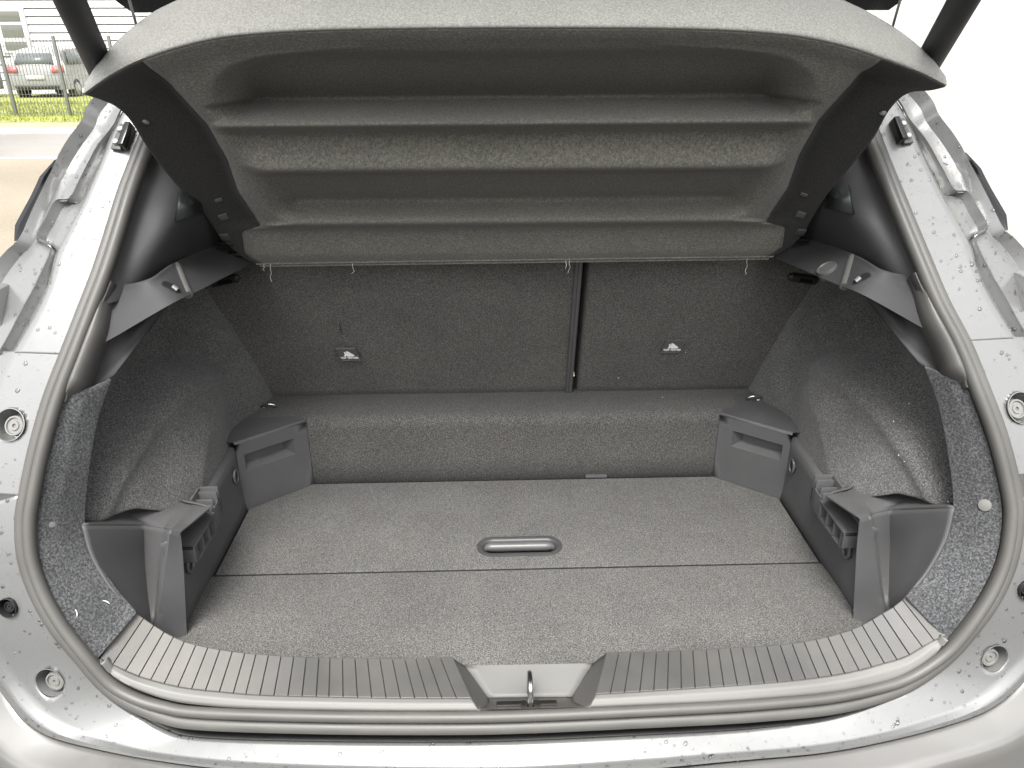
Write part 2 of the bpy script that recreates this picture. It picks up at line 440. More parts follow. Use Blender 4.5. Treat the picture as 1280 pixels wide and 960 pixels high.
if sum(p.normal.y for p in o.data.polygons) > 0: o.data.flip_normals()
md = o.modifiers.new('thickness', 'SOLIDIFY'); md.thickness = .0025; md.offset = -1
DROPS.append((o, 520))
for s in (0, 1):
    c = at_S(12, 531, .002); rad = 20./F*(c-CAMP).dot(fw)
    if s: c.x *= -1
    BUF.append((c, onorm(c), rad, 'b'))
for c, n, rad, kind in BUF:
    M = frame_M(c, Vector((1,0,0)), n)
    bm = bmesh.new(); prof = [(rad*1.06,.0012),(rad*1.0,.0014),(rad*.97,-.002),(rad*.93,-.02),(rad*.9,-.024),(0.0005,-.024)]
    rows = [[M @ Vector((r_*math.cos(2*math.pi*k/32), r_*math.sin(2*math.pi*k/32), z)) for k in range(32)] for r_, z in prof]
    cup = finish('buffer_recess', grid_bm(rows, closed=True), 'paint' if kind == 'b' else 'matte_black', car, 60)
    k_ = .66 if kind == 'b' else .6
    off = Vector((-.16*rad*(1 if c.x > 0 else -1), -.05*rad, 0))*(1 if kind == 'b' else 0)
    prof = [(rad*k_,-.024),(rad*k_,-.006),(rad*k_*.94,-.003),(rad*k_*.78,-.0028),(rad*k_*.74,-.005),(rad*k_*.5,-.005),(rad*k_*.46,-.0035),(rad*k_*.2,-.0035),(rad*k_*.16,-.006),(.0003,-.006)]
    rows = [[M @ (Vector((r_*math.cos(2*math.pi*k/28), r_*math.sin(2*math.pi*k/28), z))+off) for k in range(28)] for r_, z in prof]
    finish('rubber_buffer' if kind == 'b' else 'clip_plug', grid_bm(rows, closed=True), 'buffer_rubber' if kind == 'b' else 'matte_black', car, 35)
# bumper cover below and outside the tail panel
l4 = [q+(q-p).normalized()*.006-onorm(q)*.006 for p, q in zip(l2, l3)]
l5 = [q+(q-p).normalized()*.045+onorm(q)*.004 for p, q in zip(l2, l3)]
l6 = [q+(q-p).normalized()*.060+onorm(q)*.002 for p, q in zip(l2, l3)]
l7 = [q+(q-p).normalized()*.13+Vector((0,.02,-.1)) for p, q in zip(l2, l3)]
l8 = [Vector((p.x, p.y+.06, p.z-.3)) for p in l7]
o = sheet('bumper', loft_lin([l35, l4, l5, l6, l7, l8], 220, (1,6,3,8,4)), 'paint_bumper', car, ang=60); DROPS.append((o, 60))

# ---- weather strip mesh
def sweep(FR, prof, name, mat, parent, closed=True, ang=30):
    rows = [[p+b_*x+n*y for x, y in prof] for p, b_, n in FR]
    return finish(name, grid_bm(rows, closed=closed), mat, parent, ang)
def arc(cx, cy, rx, ry, a0, a1, n): return [(cx+rx*math.cos(R(a0+(a1-a0)*k/n)), cy+ry*math.sin(R(a0+(a1-a0)*k/n))) for k in range(n+1)]
prof = [(-.004,-.022)] + arc(-.0082,-.001,.0072,.0085,200,-25,12) + arc(.0078,-.0055,.0078,.0062,165,0,10) + [(.0155,-.009),(.010,-.009),(.004,-.022)]
ws = sweep(FR, prof, 'weather_strip', 'rubber', car)
# the join of the strip below the striker
for q in (-1,):
    i = min(range(len(FR)), key=lambda i: abs(FR[i][0].x-.004)); p, b_, n = FR[i]
    bm = bmesh.new(); pr = [(x*1.02, y+.0006) for x, y in arc(-.0082,-.001,.0072,.0085,180,0,10)+arc(.0078,-.0055,.0078,.0062,150,0,8)]
    grid_bm([[p+b_*x+n*y+Vector((d,0,0)) for x, y in pr] for d in (-.0008,.0008)], bm)
    finish('strip_join', bm, 'edge_plastic', ws)

# ---- sill trim
T0L = [(167,764),(187,778),(209,792),(237,804),(281,813),(325,818),(400,822),(500,823),(566,822)]
T1L = [(125,823),(145,833),(178,847),(225,859),(275,865),(325,869),(400,871),(500,873),(589,873)]
T2L = [(127,829),(145,848),(176,864),(219,877),(269,883),(325,886),(400,888),(500,889),(600,889)]
T0R = [(1138,739),(1122,755),(1099,769),(1070,785),(1031,797),(985,805),(900,811),(830,814),(758,816)]
T1R = [(1183,795),(1163,803),(1132,821),(1103,830),(1070,839),(1024,847),(958,854),(860,861),(745,868)]
T2R = [(1184,800),(1160,826),(1118,850),(1075,861),(1030,868),(985,872),(900,878),(830,881),(735,885)]
NT = 9
def sill(T0, T1, T2, nrib):
    sg = -1 if T0[0][0] < 640 else 1
    tr = empty('sill_trim', (0, .78, 0)); tr.parent = car; tr.matrix_parent_inverse = Matrix.Translation(-root_loc(car))
    t0 = []; 
    for i, q in enumerate(T0):
        k = i/(NT-1); t0.append(at_Y(*q, .812+.03*(1-smooth(0,.6,k))))
    t1 = [at_S(*q, .012) for q in T1]; t2 = [at_S(*q, .002) for q in T2]
    n = 240; a, b_, c = crv(t0, n), crv(t1, n), crv(t2, n)
    up = lambda i: ((b_[i]-a[i]).cross(a[min(i+1,n-1)]-a[max(i-1,0)])).normalized()
    U = [u if u.z > 0 else -u for u in (up(i) for i in range(n))]
    back = [p-u*.03+Vector((0,.004,0)) for p, u in zip(a, U)]
    e0 = [p.lerp(q, .03)-u*.0004 for p, q, u in zip(a, b_, U)]
    e1 = [p.lerp(q, .99)-u*.0012 for p, q, u in zip(a, b_, U)]
    lo = [p-u*.004 for p, u in zip(a, U)]
    base = sheet('sill_base', loft_lin([back, lo, [p-u*.0016 for p, u in zip(e0, U)], [p-u*.0016 for p, u in zip(e1, U)]], n, (1,1,1)), 'groove_dark', tr, thick=.002, toward=Vector((0,-.3,1)))
    sf = [smooth(0, 22, i) for i in range(n)]
    r1 = [p.lerp(q, .35)+(u*.002+onorm(q)*.003)*k for p, q, u, k in zip(b_, c, U, sf)]; r2 = [p.lerp(q, .75)+onorm(q)*.004*k for p, q, k in zip(b_, c, sf)]
    c2 = [q-onorm(q)*.012 for q in c]
    sheet('sill_nose', loft_lin([[p-u*.0002 for p, u in zip(b_, U)], r1, r2, c, c2], n, (4,3,3,2)), 'sill_front', tr, thick=.002, toward=Vector((0,-1,.6)), ang=60)
    for r_ in range(nrib):
        i0 = int(r_*(n-1)/nrib+ .5); i1 = int((r_+1)*(n-1)/nrib+.5)
        ca = crv(a[i0:i1+1], 40); cb = crv(b_[i0:i1+1], 40); u = U[(i0+i1)//2]
        g = 2 if r_ < nrib-1 else 0
        A0, A1, B0, B1 = ca[0], ca[39-g], cb[0], cb[39-g]
        # raised land: bevelled slab
        bm = bmesh.new(); lv = []
        for z, ins in ((-.0016,0),(.0006,0),(.0012,.0005)):
            w1 = (A1-A0).normalized()*ins; d = (B0-A0).normalized()*ins*2
            lv.append([bm.verts.new(q) for q in (A0+w1+d+u*z, A1-w1+d+u*z, B1-w1-d+u*z, B0+w1-d+u*z)])
        for x, y in zip(lv, lv[1:]):
            for k in range(4): bm.faces.new((x[k], x[(k+1) % 4], y[(k+1) % 4], y[k]))
        bm.faces.new(lv[-1])
        finish('rib', bm, 'sill_plastic', tr, 20)
    return t0[-1], t1[-1], t2[-1]
NL = sill(T0L, T1L, T2L, 27); NR = sill(T0R, T1R, T2R, 26)
# latch notch between the two halves
def P4(q, z): return at_Z(q[0], q[1], z)
nb0, nb1 = P4((581,832), .001), P4((741,829), .001); nb2, nb3 = at_Y(715,871,.775), at_Y(610,872,.775)
nf2, nf3 = at_S(731,884,.004), at_S(601,887,.004)
nt_e = empty('latch_notch', (0, .77, -.01)); nt_e.parent = car; nt_e.matrix_parent_inverse = Matrix.Translation(-root_loc(car))
dn = Vector((0,.0,-.02))
sheet('notch_plate', loft_lin([[nb0+dn*.8, nb0.lerp(nb1,.5)+dn*.8, nb1+dn*.8], [nb0, nb0.lerp(nb1,.5), nb1], [nb3, nb3.lerp(nb2,.5), nb2]], 12, (2,8)), 'notch_plate', nt_e)
sheet('notch_floor', loft_lin([[nb3, nb3.lerp(nb2,.5), nb2], [nb3.lerp(nf3,.2)-Vector((0,0,.003)), nb3.lerp(nf2,.5).lerp(nb2.lerp(nf2,.2),.5)*0+nb3.lerp(nb2,.5).lerp(nf3.lerp(nf2,.5),.2)-Vector((0,0,.003)), nb2.lerp(nf2,.2)-Vector((0,0,.003))], [nf3, nf3.lerp(nf2,.5), nf2], [nf3-Vector((0,-.004,.014)), nf3.lerp(nf2,.5)-Vector((0,-.004,.014)), nf2-Vector((0,-.004,.014))]], 12, (2,4,2)), 'sill_plastic', nt_e)
for (tl, tm, tb), (b0, b1, b2) in ((NL, (nb0, nb3, nf3)), (NR, (nb1, nb2, nf2))):
    rows = loft_lin([[tl, tm, tb], [tl.lerp(b0,.12)-Vector((0,0,.001)), tm.lerp(b1,.15), tb.lerp(b2,.4)], [b0, b1, b2]], 14, (3,8))
    sheet('notch_cheek', rows, 'sill_plastic', nt_e, toward=Vector((0,-.2,1)))
# striker: wire loop in the fore-aft plane on a small plate
sb = at_S(663, 879, .015); sx, sy, sz = sb.x, sb.y, sb.z
stk = empty('striker', (sx, sy, sz)); stk.parent = car; stk.matrix_parent_inverse = Matrix.Translation(-root_loc(car))
stz = (at_Y(663, 848, sy+.012)).z
pth = [(sx, sy-.004, sz-.01)]+[(sx, sy-.004, sz+(stz-sz)*k/6) for k in range(5)]+[(sx, sy-.004+.016*(1-math.cos(R(a)))/1, stz-.008+.008*math.sin(R(a))) for a in range(0, 181, 20)]+[(sx, sy+.028, sz+(stz-sz)*k/6) for k in range(4,-1,-1)]+[(sx, sy+.028, sz-.01)]
finish('striker_loop', tube_bm(pth, .0036, 12), 'steel', stk, 60)
box('striker_plate', (sx-.045, sy-.003, sz-.004), (sx+.035, sy+.004, sz+.001), 'steel', stk, .001)
for d in (-.0085, .0085): finish('striker_collar', tube_bm([(sx+d, sy-.004, sz-.003), (sx+d, sy-.004, sz+.005)], .005, 14), 'steel', stk)

# ---- floor pan under the boards (dark), step below the seats
box('floor_pan', (-.62,.80,-.20), (.62,1.44,-.03), 'matte_black', car, 0)
STEP_Y, STEP_Z, SEAT_Y = 1.325, .142, 1.437
prf = [(STEP_Y+.004,-.03),(STEP_Y+.001,.05),(STEP_Y,.11)]+[(STEP_Y+.022-.022*math.cos(R(a)), STEP_Z-.022+.022*math.sin(R(a))) for a in range(0, 91, 15)]+[(STEP_Y+.06,STEP_Z+.001),(SEAT_Y+.03,STEP_Z-.001)]
rows = [[Vector((x, y+.0012*noise.noise(Vector((x*9, y*9, z*9))), z+.0012*noise.noise(Vector((x*7, z*9+5, 0))))) for x in [(-.62+1.24*i/60) for i in range(61)]] for y, z in prf]
sheet('seat_step', rows, 'step_carpet', car, toward=Vector((0,-1,1)), ang=80)
for x in (.165,): box('step_clip', (x-.022,STEP_Y-.004,.0), (x+.022,STEP_Y+.004,.006), 'trim_plastic', car, .002)

# ---- rear seat backs, 60/40
SL = Vector((0, -.36, 1)).normalized(); SN = Vector((0, -1, -.36)).normalized()
def seatP(x, h, d=0): return Vector((x, SEAT_Y-.004, STEP_Z))+SL*h+SN*d
split = at_Y(718, 480, SEAT_Y-.02).x
def seat(x0, x1, strip_side):
    st = empty('seat_back', (x0*.5+x1*.5, SEAT_Y+.05, STEP_Z)); st.parent = car; st.matrix_parent_inverse = Matrix.Translation(-root_loc(car))
    prf = [(.06,-.08),(.012,-.006)]+[(.010-.010*math.sin(R(a)), .010-.010*math.cos(R(a))) for a in range(0, 91, 18)]
    rows = []; NX = 44
    hs_ = [-.01,.004,.012]+[.02+.5*k/22 for k in range(23)]
    for h in hs_:
        r_ = []
        for x, d in [(x0,-.09),(x0,-.010),(x0+.003,-.003)]+[(x0+.01+(x1-x0-.02)*i/NX, 0) for i in range(NX+1)]+[(x1-.003,-.003),(x1,-.010),(x1,-.09)]:
            pad = .004*noise.noise(Vector((x*3.1, h*4, 1.7)))+.0015*noise.noise(Vector((x*14, h*14, 3)))
            dd = d+(pad if d > -.005 else 0)-(.006 if h < 0 else .002 if h < .01 else 0)
            r_.append(seatP(x, h, dd))
        rows.append(r_)
    sheet('seat_cover', rows, 'seat_carpet', st, thick=0, toward=Vector((0,-1,0)), ang=60)
    return st
s1 = seat(-.60, split-.0025, 1); s2 = seat(split+.0085, .60, 0)
# plastic edge strip of the wide part, dark gap, and rubber lip
for x, wd, mt_ in ((split-.013,.004,'trim_plastic'), (split-.0065,.004,'handle_plastic')):
    bm = tube_bm([seatP(x, h, .0005) for h in (.002,.2,.5)], wd, 8); finish('edge_strip', bm, mt_, s1, 60)
box('seat_gap_backing', (split-.02, SEAT_Y+.02, STEP_Z), (split+.03, SEAT_Y+.03, STEP_Z+.02), 'matte_black', s1, 0)
def tether_tag(px, py, st, sk):
    c = at_Y(px, py, 1.36)
    # put on the seat plane
    d = ray(px, py); t = ((Vector((0,SEAT_Y-.004,STEP_Z))+SN*.0072-CAMP).dot(SN))/d.dot(SN); c = CAMP+d*t
    M = frame_M(c, Vector((1,0,0)), SN)
    hw, hh = .0190, .0158
    poly = [(-hw+sk*.004,-hh),(hw+sk*.004,-hh),(hw-sk*.004,hh),(-hw-sk*.004,hh)]
    tg = finish('tether_tag', prism_bm(poly, -.003, .0008, M=M), 'tag_grey', st)
    # raised border
    bm = bmesh.new()
    for (a, b_) in zip(poly, poly[1:]+poly[:1]): tube_bm([M @ Vector((a[0]*.97, a[1]*.96, .0008)), M @ Vector((b_[0]*.97, b_[1]*.96, .0008))], .0007, 6, bm)
    finish('tag_border', bm, 'handle_plastic', tg)
    # pictogram: child seat with anchor strap (white print)
    bm = bmesh.new()
    for pl in ([(-.0105,-.0035),(-.006,-.0045),(-.0035,-.0015),(-.006,.0075),(-.0085,.007),(-.0075,.0)],
               [(-.004,.009),(-.001,.0085),(.011,-.0015),(.0095,-.0045),(-.0025,-.0045),(-.0045,-.002)]):
        prism_bm([(x, y) for x, y in pl], .0009, .0012, bm)
    for v in bm.verts: v.co = M @ v.co
    finish('tag_pictogram', bm, 'tag_white', tg)
    cu = bpy.data.curves.new('t', 'FONT'); cu.body = 'TOP TETHER'; cu.size = .0062; cu.align_x = 'CENTER'; cu.offset = .00022; cu.extrude = .0002
    to = bpy.data.objects.new('t', cu); COL.objects.link(to); bpy.context.view_layer.update()
    me = bpy.data.meshes.new_from_object(to.evaluated_get(bpy.context.evaluated_depsgraph_get())); bpy.data.objects.remove(to)
    me.transform(Matrix.Translation((0,-.0103,.0011))); me.transform(M); me.materials.clear(); me.materials.append(MAT['tag_white'])
    o = bpy.data.objects.new('tag_lettering', me); COL.objects.link(o); o.parent = st; o.matrix_parent_inverse = Matrix.Translation(-root_loc(st))
    return tg
tether_tag(436, 443, s1, 1); tether_tag(841, 433, s2, -1)
# slit in the left cover, latch slots at the outer ends
def seat_at(px, py, d=.003):
    v = ray(px, py); t = ((Vector((0,SEAT_Y-.004,STEP_Z))+SN*d-CAMP).dot(SN))/v.dot(SN); return CAMP+v*t
finish('cover_slit', tube_bm([seat_at(424,402,.004), seat_at(426,412,.0045), seat_at(427,418,.004)], [.0005,.0011,.0005], 6), 'matte_black', s1)
for (a, b_, st) in (((262,354),(300,346), s1), ((985,345),(1022,351), s2)):
    p, q = seat_at(*a, .002), seat_at(*b_, .002)
    finish('latch_slot', tube_bm([p, p.lerp(q,.1), p.lerp(q,.9), q], [.003,.0085,.0085,.003], 10), 'matte_black', st)
    finish('latch_lever', tube_bm([p.lerp(q,.35)+SN*.008, p.lerp(q,.75)+SN*.008], .0042, 8), 'gloss_black', st)

# ================================================================== side linings, both sides
def Xw(Y, z):
    # crest line of the wheel arch and how far out it stands at each Y
    zr = table([(.90,.165),(.933,.195),(.98,.233),(1.055,.262),(1.114,.276),(1.17,.287),(1.248,.276),(1.347,.235),(1.5,.15)], Y)
    xr = table([(.90,.625),(.933,.613),(.98,.600),(1.055,.586),(1.114,.574),(1.17,.560),(1.248,.545),(1.347,.532),(1.5,.525)], Y)
    q = z-zr; rear = 1-smooth(1.20,1.37,Y+.35*max(0, z-.3))
    low = xr-.30*max(0, -q)-.010*smooth(.0,.12,-q)
    arch = low+.062*smooth(-.006,.042,q)+.12*max(0, q-.04)-.010*math.exp(-((q+.012)/.016)**2)
    front = .545+.15*(z-.14)-.052*smooth(1.25,1.42,Y)
    base = front+(max(min(arch, .640-.25*max(0, z-.3)), .526)-front)*rear; rec = 0
    def fold(y0, z0, y1, z1, h, w):
        ax, az = y1-y0, z1-z0; t = max(0, min(1, ((Y-y0)*ax+(z-z0)*az)/(ax*ax+az*az)))
        q = math.hypot(Y-y0-ax*t, z-z0-az*t); return h*math.exp(-(q/w)**2)
    f_ = fold(1.20,.44,1.335,.31,.018,.024)-fold(1.12,.42,1.22,.36,.010,.03)
    return base+rec-f_+.004*noise.noise(Vector((Y*9, z*9, 2)))
def side(s):
    sg = 1 if s else -1
    fx = (lambda pts: mir(pts)) if s else (lambda pts: [Vector(p) for p in pts])
    V = lambda x, y, z: Vector((sg*x, y, z))
    M1 = lambda p: Vector((-p.x, p.y, p.z)) if s else p
    inn = Vector((-sg, -.6, .2))
    # wheel-arch lining, felt
    rows = []
    for j in range(70):
        rw = []
        for Y in [.90+.60*i/95 for i in range(96)]:
            z0 = table([(.9,.19),(.98,.17),(1.04,.12),(1.1,.09),(1.5,.06)], Y); z = z0+(.49-z0)*j/69
            Y = max(Y, yop(z)+.100)
            rw.append(V(Xw(Y, z), Y, z))
        rows.append(rw)
    lin = sheet('wheelhouse_lining', rows, 'lining_felt', car, toward=inn, ang=80)
    # front hem against the seat back (covers the gap, follows the leaning seat)
    # felt end panel facing the tailgate
    A = [(90,500),(72,530),(52,590),(42,650),(45,700),(58,742),(82,785),(112,815),(128,826)]
    B = [(136,474),(119,525),(108,590),(103,652),(112,690),(128,716),(147,742),(160,757),(170,768)]
    la = [near_frame(M1(at_S(*q, 0))) for q in A]; la = [M1(p-b1*.012-n1*.012) for p, b1, n1 in la]; lb = [at_S(*q, .055+.015*math.sin(math.pi*i/8)) for i, q in enumerate(B)]
    lm = [p.lerp(q, .5)+Vector((0,-.006,0)) for p, q in zip(la, lb)]
    lc = [q+Vector((-.010,.010,0)) for q in lb]; ld = [q+Vector((-.05,.02+.03*(i < 3),0)) for i, q in enumerate(lb)]
    l_1 = [p+Vector((-.012,.02,0)) for p in la]
    rows = loft_lin([fx(l_1), fx(la), fx(lm), fx(lb), fx(lc), fx(ld)], 60, (2,8,8,2,4))
    endp = sheet('end_lining', rows, 'coarse_felt', car, toward=Vector((0,-1,0)), ang=60)
    c, cn = hit(endp, 64, 655, bool(s)); M = frame_M(c, Vector((1,0,0)), cn)
    bm = bmesh.new(); prof_ = [(.0085,-.004),(.0085,.0008),(.0078,.0022),(.004,.003),(.0002,.0031)]
    finish('clip_head', grid_bm([[M @ Vector((r_*math.cos(2*math.pi*k/20), r_*math.sin(2*math.pi*k/20), z)) for k in range(20)] for r_, z in prof_], closed=True), 'buffer_rubber', endp, 50)
    # ---- lower plastic side trim
    tr = empty('side_trim', (sg*.51, 1.05, 0)); tr.parent = car; tr.matrix_parent_inverse = Matrix.Translation(-root_loc(car))
    W = .512
    topz = [(.90,.140),(.925,.145),(.945,.135),(1.03,.130),(1.10,.120),(1.24,.128)]
    ys = [.912+.335*i/60 for i in range(61)]
    tz = lambda y: table(topz, y)
    def wl(x, f): return [V(x, y, f(y)) for y in ys]
    rows = [wl(W-.004, lambda y: -.03), wl(W, lambda y: .02), wl(W+.002, lambda y: tz(y)-.022), wl(W+.003, lambda y: tz(y)-.006), [V(W+.004+.004*smooth(.93,.98,y), y, tz(y)-.001) for y in ys], [V(W+.005+.009*smooth(.93,.98,y), y, tz(y)) for y in ys], [V(W+.006+.072*smooth(.965,1.05,y), y, tz(y)+.012*smooth(.965,1.05,y)) for y in ys]]
    sheet('side_wall', rows, 'trim_plastic', tr, toward=inn, ang=45)
    # corner post and rear scoop
    row0 = [(226,668,.902),(229,700,.902),(231,740,.902),(233,780,.90),(235,814,0.890)]
    row1 = [(213,664,.893),(208,700,.893),(202,740,.889),(196,780,.882),(194,814,0.872)]
    row1b = [(210,663,.905),(204,700,.905),(198,740,.90),(193,780,.885),(191,814,0.875)]
    row2 = [(206,661,.948),(199,700,.94),(196,742,.918),(192,779,.888),(188,813,0.880)]
    row3 = [(180,657,.985),(181,700,.968),(185,745,.925),(188,778,.885),(178,811,0.870)]
    row4 = [(104,657,0),(116,696,0),(140,735,0),(168,768,0),(176,800,.84)]
    def rr(r_): return [M1(at_Y(x, y, Y) if Y else at_S(x, y, .062)) for x, y, Y in r_]
    r_in = [V(W+.001, .905, .16), V(W, .905, .11), V(W, .905, .05), V(W-.003, .905, .0), V(W-.004,.905,-.03)]
    L4 = rr(row4); L0, L1, L1b, L2, L3 = rr(row0), rr(row1), rr(row1b), rr(row2), rr(row3)
    rows = loft_lin([r_in, L0], 30, (2,))[:-1] + loft_lin([L0, L1], 30, (5,))[:-1] + loft_lin([L1, L1b, L2, L3, L4], 30, (2,5,6,16))
    sheet('corner_scoop', rows, 'trim_plastic', tr, toward=Vector((0,-1,0)), ang=75)
    # top ledge of the scoop
    def dense(l): return [p.lerp(q, k/10) for p, q in zip(l, l[1:]) for k in range(10)]+[l[-1]]
    f_ = dense([L4[0], L3[0], L2[0], L1[0], L0[0]])
    b_ = [M1(at_Y(x, y, Y)) for x, y, Y in ((104,650,.92),(160,643,1.0),(215,635,1.02),(245,629,1.03),(262,634,1.0))]
    b_ = dense(b_)
    b2 = [p+V(.05,.03,-.01) for p in b_]
    rows = loft_lin([f_, [p+Vector((0,.003,.002)) for p in f_], b_, b2], 41, (1,6,3))
    sheet('scoop_ledge', rows, 'trim_plastic', tr, toward=Vector((0,0,1)), ang=60)
    # chamfered corner block with a finger slot
    A0, A1 = Vector((sg*(W+.001), 1.234, 0)), Vector((sg*.403, 1.322, 0))
    ux = (A1-A0).normalized(); wn = Vector((ux.y, -ux.x, 0)); wn = wn if wn.y < 0 else -wn
    Lw = (A1-A0).length; H = .137
    def wp(u, z, d=0): return A0+ux*u+Vector((0,0,z))+wn*d
    us = [0,.014,.112,Lw]; zs = [-.02,.078,.112,H]
    bm = bmesh.new()
    def quad(*ps): bm.faces.new([bm.verts.new(p) for p in ps])
    for i in range(3):
        for j in range(3):
            if i == 1 and j == 1: continue
            quad(wp(us[i],zs[j]), wp(us[i+1],zs[j]), wp(us[i+1],zs[j+1]), wp(us[i],zs[j+1]))
    hole = [(us[1],zs[1]),(us[2],zs[1]),(us[2],zs[2]),(us[1],zs[2])]; inner = [(us[1]+.001,zs[1]+.010),(us[2]-.014,zs[1]+.010),(us[2]-.014,zs[2]-.003),(us[1]+.001,zs[2]-.003)]
    for k in range(4):
        a, b1 = hole[k], hole[(k+1) % 4]; c_, d_ = inner[(k+1) % 4], inner[k]
        quad(wp(*a), wp(*b1), wp(*c_, -.022), wp(*d_, -.022))
    quad(*[wp(*q, -.022) for q in inner])
    # top with a bright rolled edge, triangular cap running back to the lining
    quad(wp(0,H), wp(Lw,H), wp(Lw,H+.004,-.004), wp(0,H+.004,-.004))
    quad(wp(0,H+.004,-.004), wp(Lw,H+.004,-.004), Vector((sg*.45,1.41,H+.006)), Vector((sg*.60,1.41,H+.006)), Vector((sg*.60,1.24,H+.004)))
    quad(wp(Lw,-.02), wp(Lw,H), Vector((sg*.403,1.40,H)), Vector((sg*.403,1.40,-.02)))
    finish('corner_block', bm, 'trim_plastic', tr, 25)
    # hook tray: open box with three cells, clip frame above
    hk = bmesh.new()
    y0, y1, z0, z1 = .935, 1.030, .094, .128
    X0, X1 = W+.01, W-.028
    def bx(xa, xb, ya, yb, za, zb, bev=.001): box_bm((min(sg*xa, sg*xb), ya, za), (max(sg*xa, sg*xb), yb, zb), hk, bev)
    bx(X0, X1, y0, y1, z1-.004, z1); bx(X0, X1-.001, y0, y0+.004, z0+.008, z1)
    for k in range(4): yy = y0+.012+(y1-y0-.016)*k/3; bx(X0, X1+.001, yy, yy+.003, z0, z1-.002)
    bx(X0, X0-.006, y0, y1, z0-.005, z1+.004); bx(X0, X1+.002, y0+.01, y1, z0, z0+.003)
    finish('hook_tray', hk, 'trim_plastic', tr, 30)
    hk = bmesh.new()
    y2, y3 = 1.035, 1.075
    bx(W+.01, W-.022, y3-.004, y3, .100, .148); bx(W+.01, W-.022, y2, y2+.003, .100, .136); bx(W+.01, W+.007, y2, y3, .100, .148); bx(W-.019, W-.022, y2, y3, .090, .126); bx(W+.01, W-.020, y2+.013, y2+.017, .100, .138); bx(W+.01, W-.022, y2+.028, y2+.031, .100, .144)
    finish('clip_frame', hk, 'trim_plastic', tr, 30)
    bm = bmesh.new(); c = V(W-.004, .965, .078)
    tube_bm([c+Vector((0,.011*math.cos(R(a)),.013*math.sin(R(a))))+V(-.004,0,0)*0 for a in range(0, 361, 20)], .0028, 8, bm)
    finish('hook_ring', bm, 'handle_plastic', tr, 60)
    c = V(W-.003, 1.205, .088)
    bm = tube_bm([c+Vector((0,.009*math.cos(R(a)),.013*math.sin(R(a)))) for a in range(0, 361, 20)], .0022, 8); finish('screw_ring', bm, 'handle_plastic', tr, 60)
    finish('screw_hole', tube_bm([c+V(.006,0,0), c+V(-.0005,0,0)], .0085, 14), 'matte_black', tr)
    # lashing eye by the seat
    c = M1(at_Y(336, 508, 1.375))
    bm = tube_bm([c+Vector((sg*-.012*math.cos(R(a))*1.2, -.004*math.sin(R(a)), .007*math.sin(R(a)))) for a in range(0, 361, 20)], .0024, 8); finish('lashing_eye', bm, 'steel', car, 60)
    # ---- pillar trim: upper panel, shelf ledge, lower return
    e_in = [(250,60),(215,120),(195,190),(168,260),(150,320),(138,360),(118,420),(96,480)]
    top = [at_S(x, y, .030) for x, y in e_in]
    pt = empty('pillar_trim', (sg*.53, 1.0, .5)); pt.parent = car; pt.matrix_parent_inverse = Matrix.Translation(-root_loc(car))
    # upper panel
    ea = [at_S(x, y, .012) for x, y in ((262,40),(215,110),(187,190),(166,250),(148,306),(133,356),(126,376))]
    eb = [at_S(x, y, .03)+Vector((0,.0,0)) for x, y in ((270,50),(226,115),(200,190),(178,255),(161,312),(150,357),(146,378))]
    ec = [at_Y(x, y, Y) for x, y, Y in ((330,80,1.33),(300,130,1.32),(262,210,1.20),(245,255,1.15),(228,290,1.12),(216,328,1.115),(214,350,1.13))]
    ed = [at_Y(x, y, Y) for x, y, Y in ((400,90,1.5),(370,150,1.48),(340,230,1.44),(325,262,1.42),(310,285,1.40),(300,297,1.39),(296,318,1.40))]
    upp = sheet('upper_panel', loft([fx(ea), fx(eb), fx(ec), fx(ed)], 40, 40), 'pillar_plastic', pt, toward=inn, ang=60)
    # ledge band (tonneau support)
    ta = [at_S(120,358,.012), at_S(149,357,.035), at_Y(187,348,1.03), at_Y(216,329,1.10), at_Y(266,307,1.26), at_Y(320,292,1.42)]
    tb = [p+V(.0,0,0)+Vector((.004,-.004,-.006)) for p in ta]
    bm_ = [at_S(110,398,.012), at_S(137,392,.03), at_Y(200,362,1.02), at_Y(232,347,1.09), at_Y(288,320,1.25), at_Y(335,300,1.41)]
    bb = [at_S(95,444,.012), at_S(131,428,.028), at_Y(212,381,1.00), at_Y(249,363,1.08), at_Y(308,333,1.24), at_Y(345,318,1.40)]
    bc = [p+Vector((-.012,.012,-.006)) for p in bb]; bd = [p+Vector((-.09,.04,-.01)) for p in bb]
    ledge = sheet('shelf_ledge', loft_lin([fx(ta), fx(tb), fx(bm_), fx(bb), fx(bc), fx(bd)], 60, (2,6,6,2,2)), 'pillar_plastic', pt, toward=inn, ang=50)
    # lower return beside the seal and the dark plastic foot
    fr_s = [f for f in FR if (f[0].x > 0) == bool(s)]
    fr_s = [f for f in fr_s if 345 < pix(Vector((-abs(f[0].x), f[0].y, f[0].z)))[1] < 500]
    fr_s.sort(key=lambda f: -f[0].z)
    kk = [smooth(0, 1, min(1, i/(len(fr_s)*.45), (len(fr_s)-1-i)/3)) for i in range(len(fr_s))]
    ar = [(.010,-.012),(.0145,.0),(.017,.0026),(.0195,.0032),(.022,.002),(.0245,-.002),(.026,-.008),(.027,-.03)]
    eds = [[p-b1*(.013+(x-.013)*k)+n1*(z-.008*(1-k)) for (p, b1, n1), k in zip(fr_s, kk)] for x, z in ar]
    sheet('pillar_edge', loft_lin(eds, 60, (1,)*7), 'edge_plastic', pt, toward=Vector((0,-1,0)), ang=70)  # sky light on this edge is put into its lighter plastic
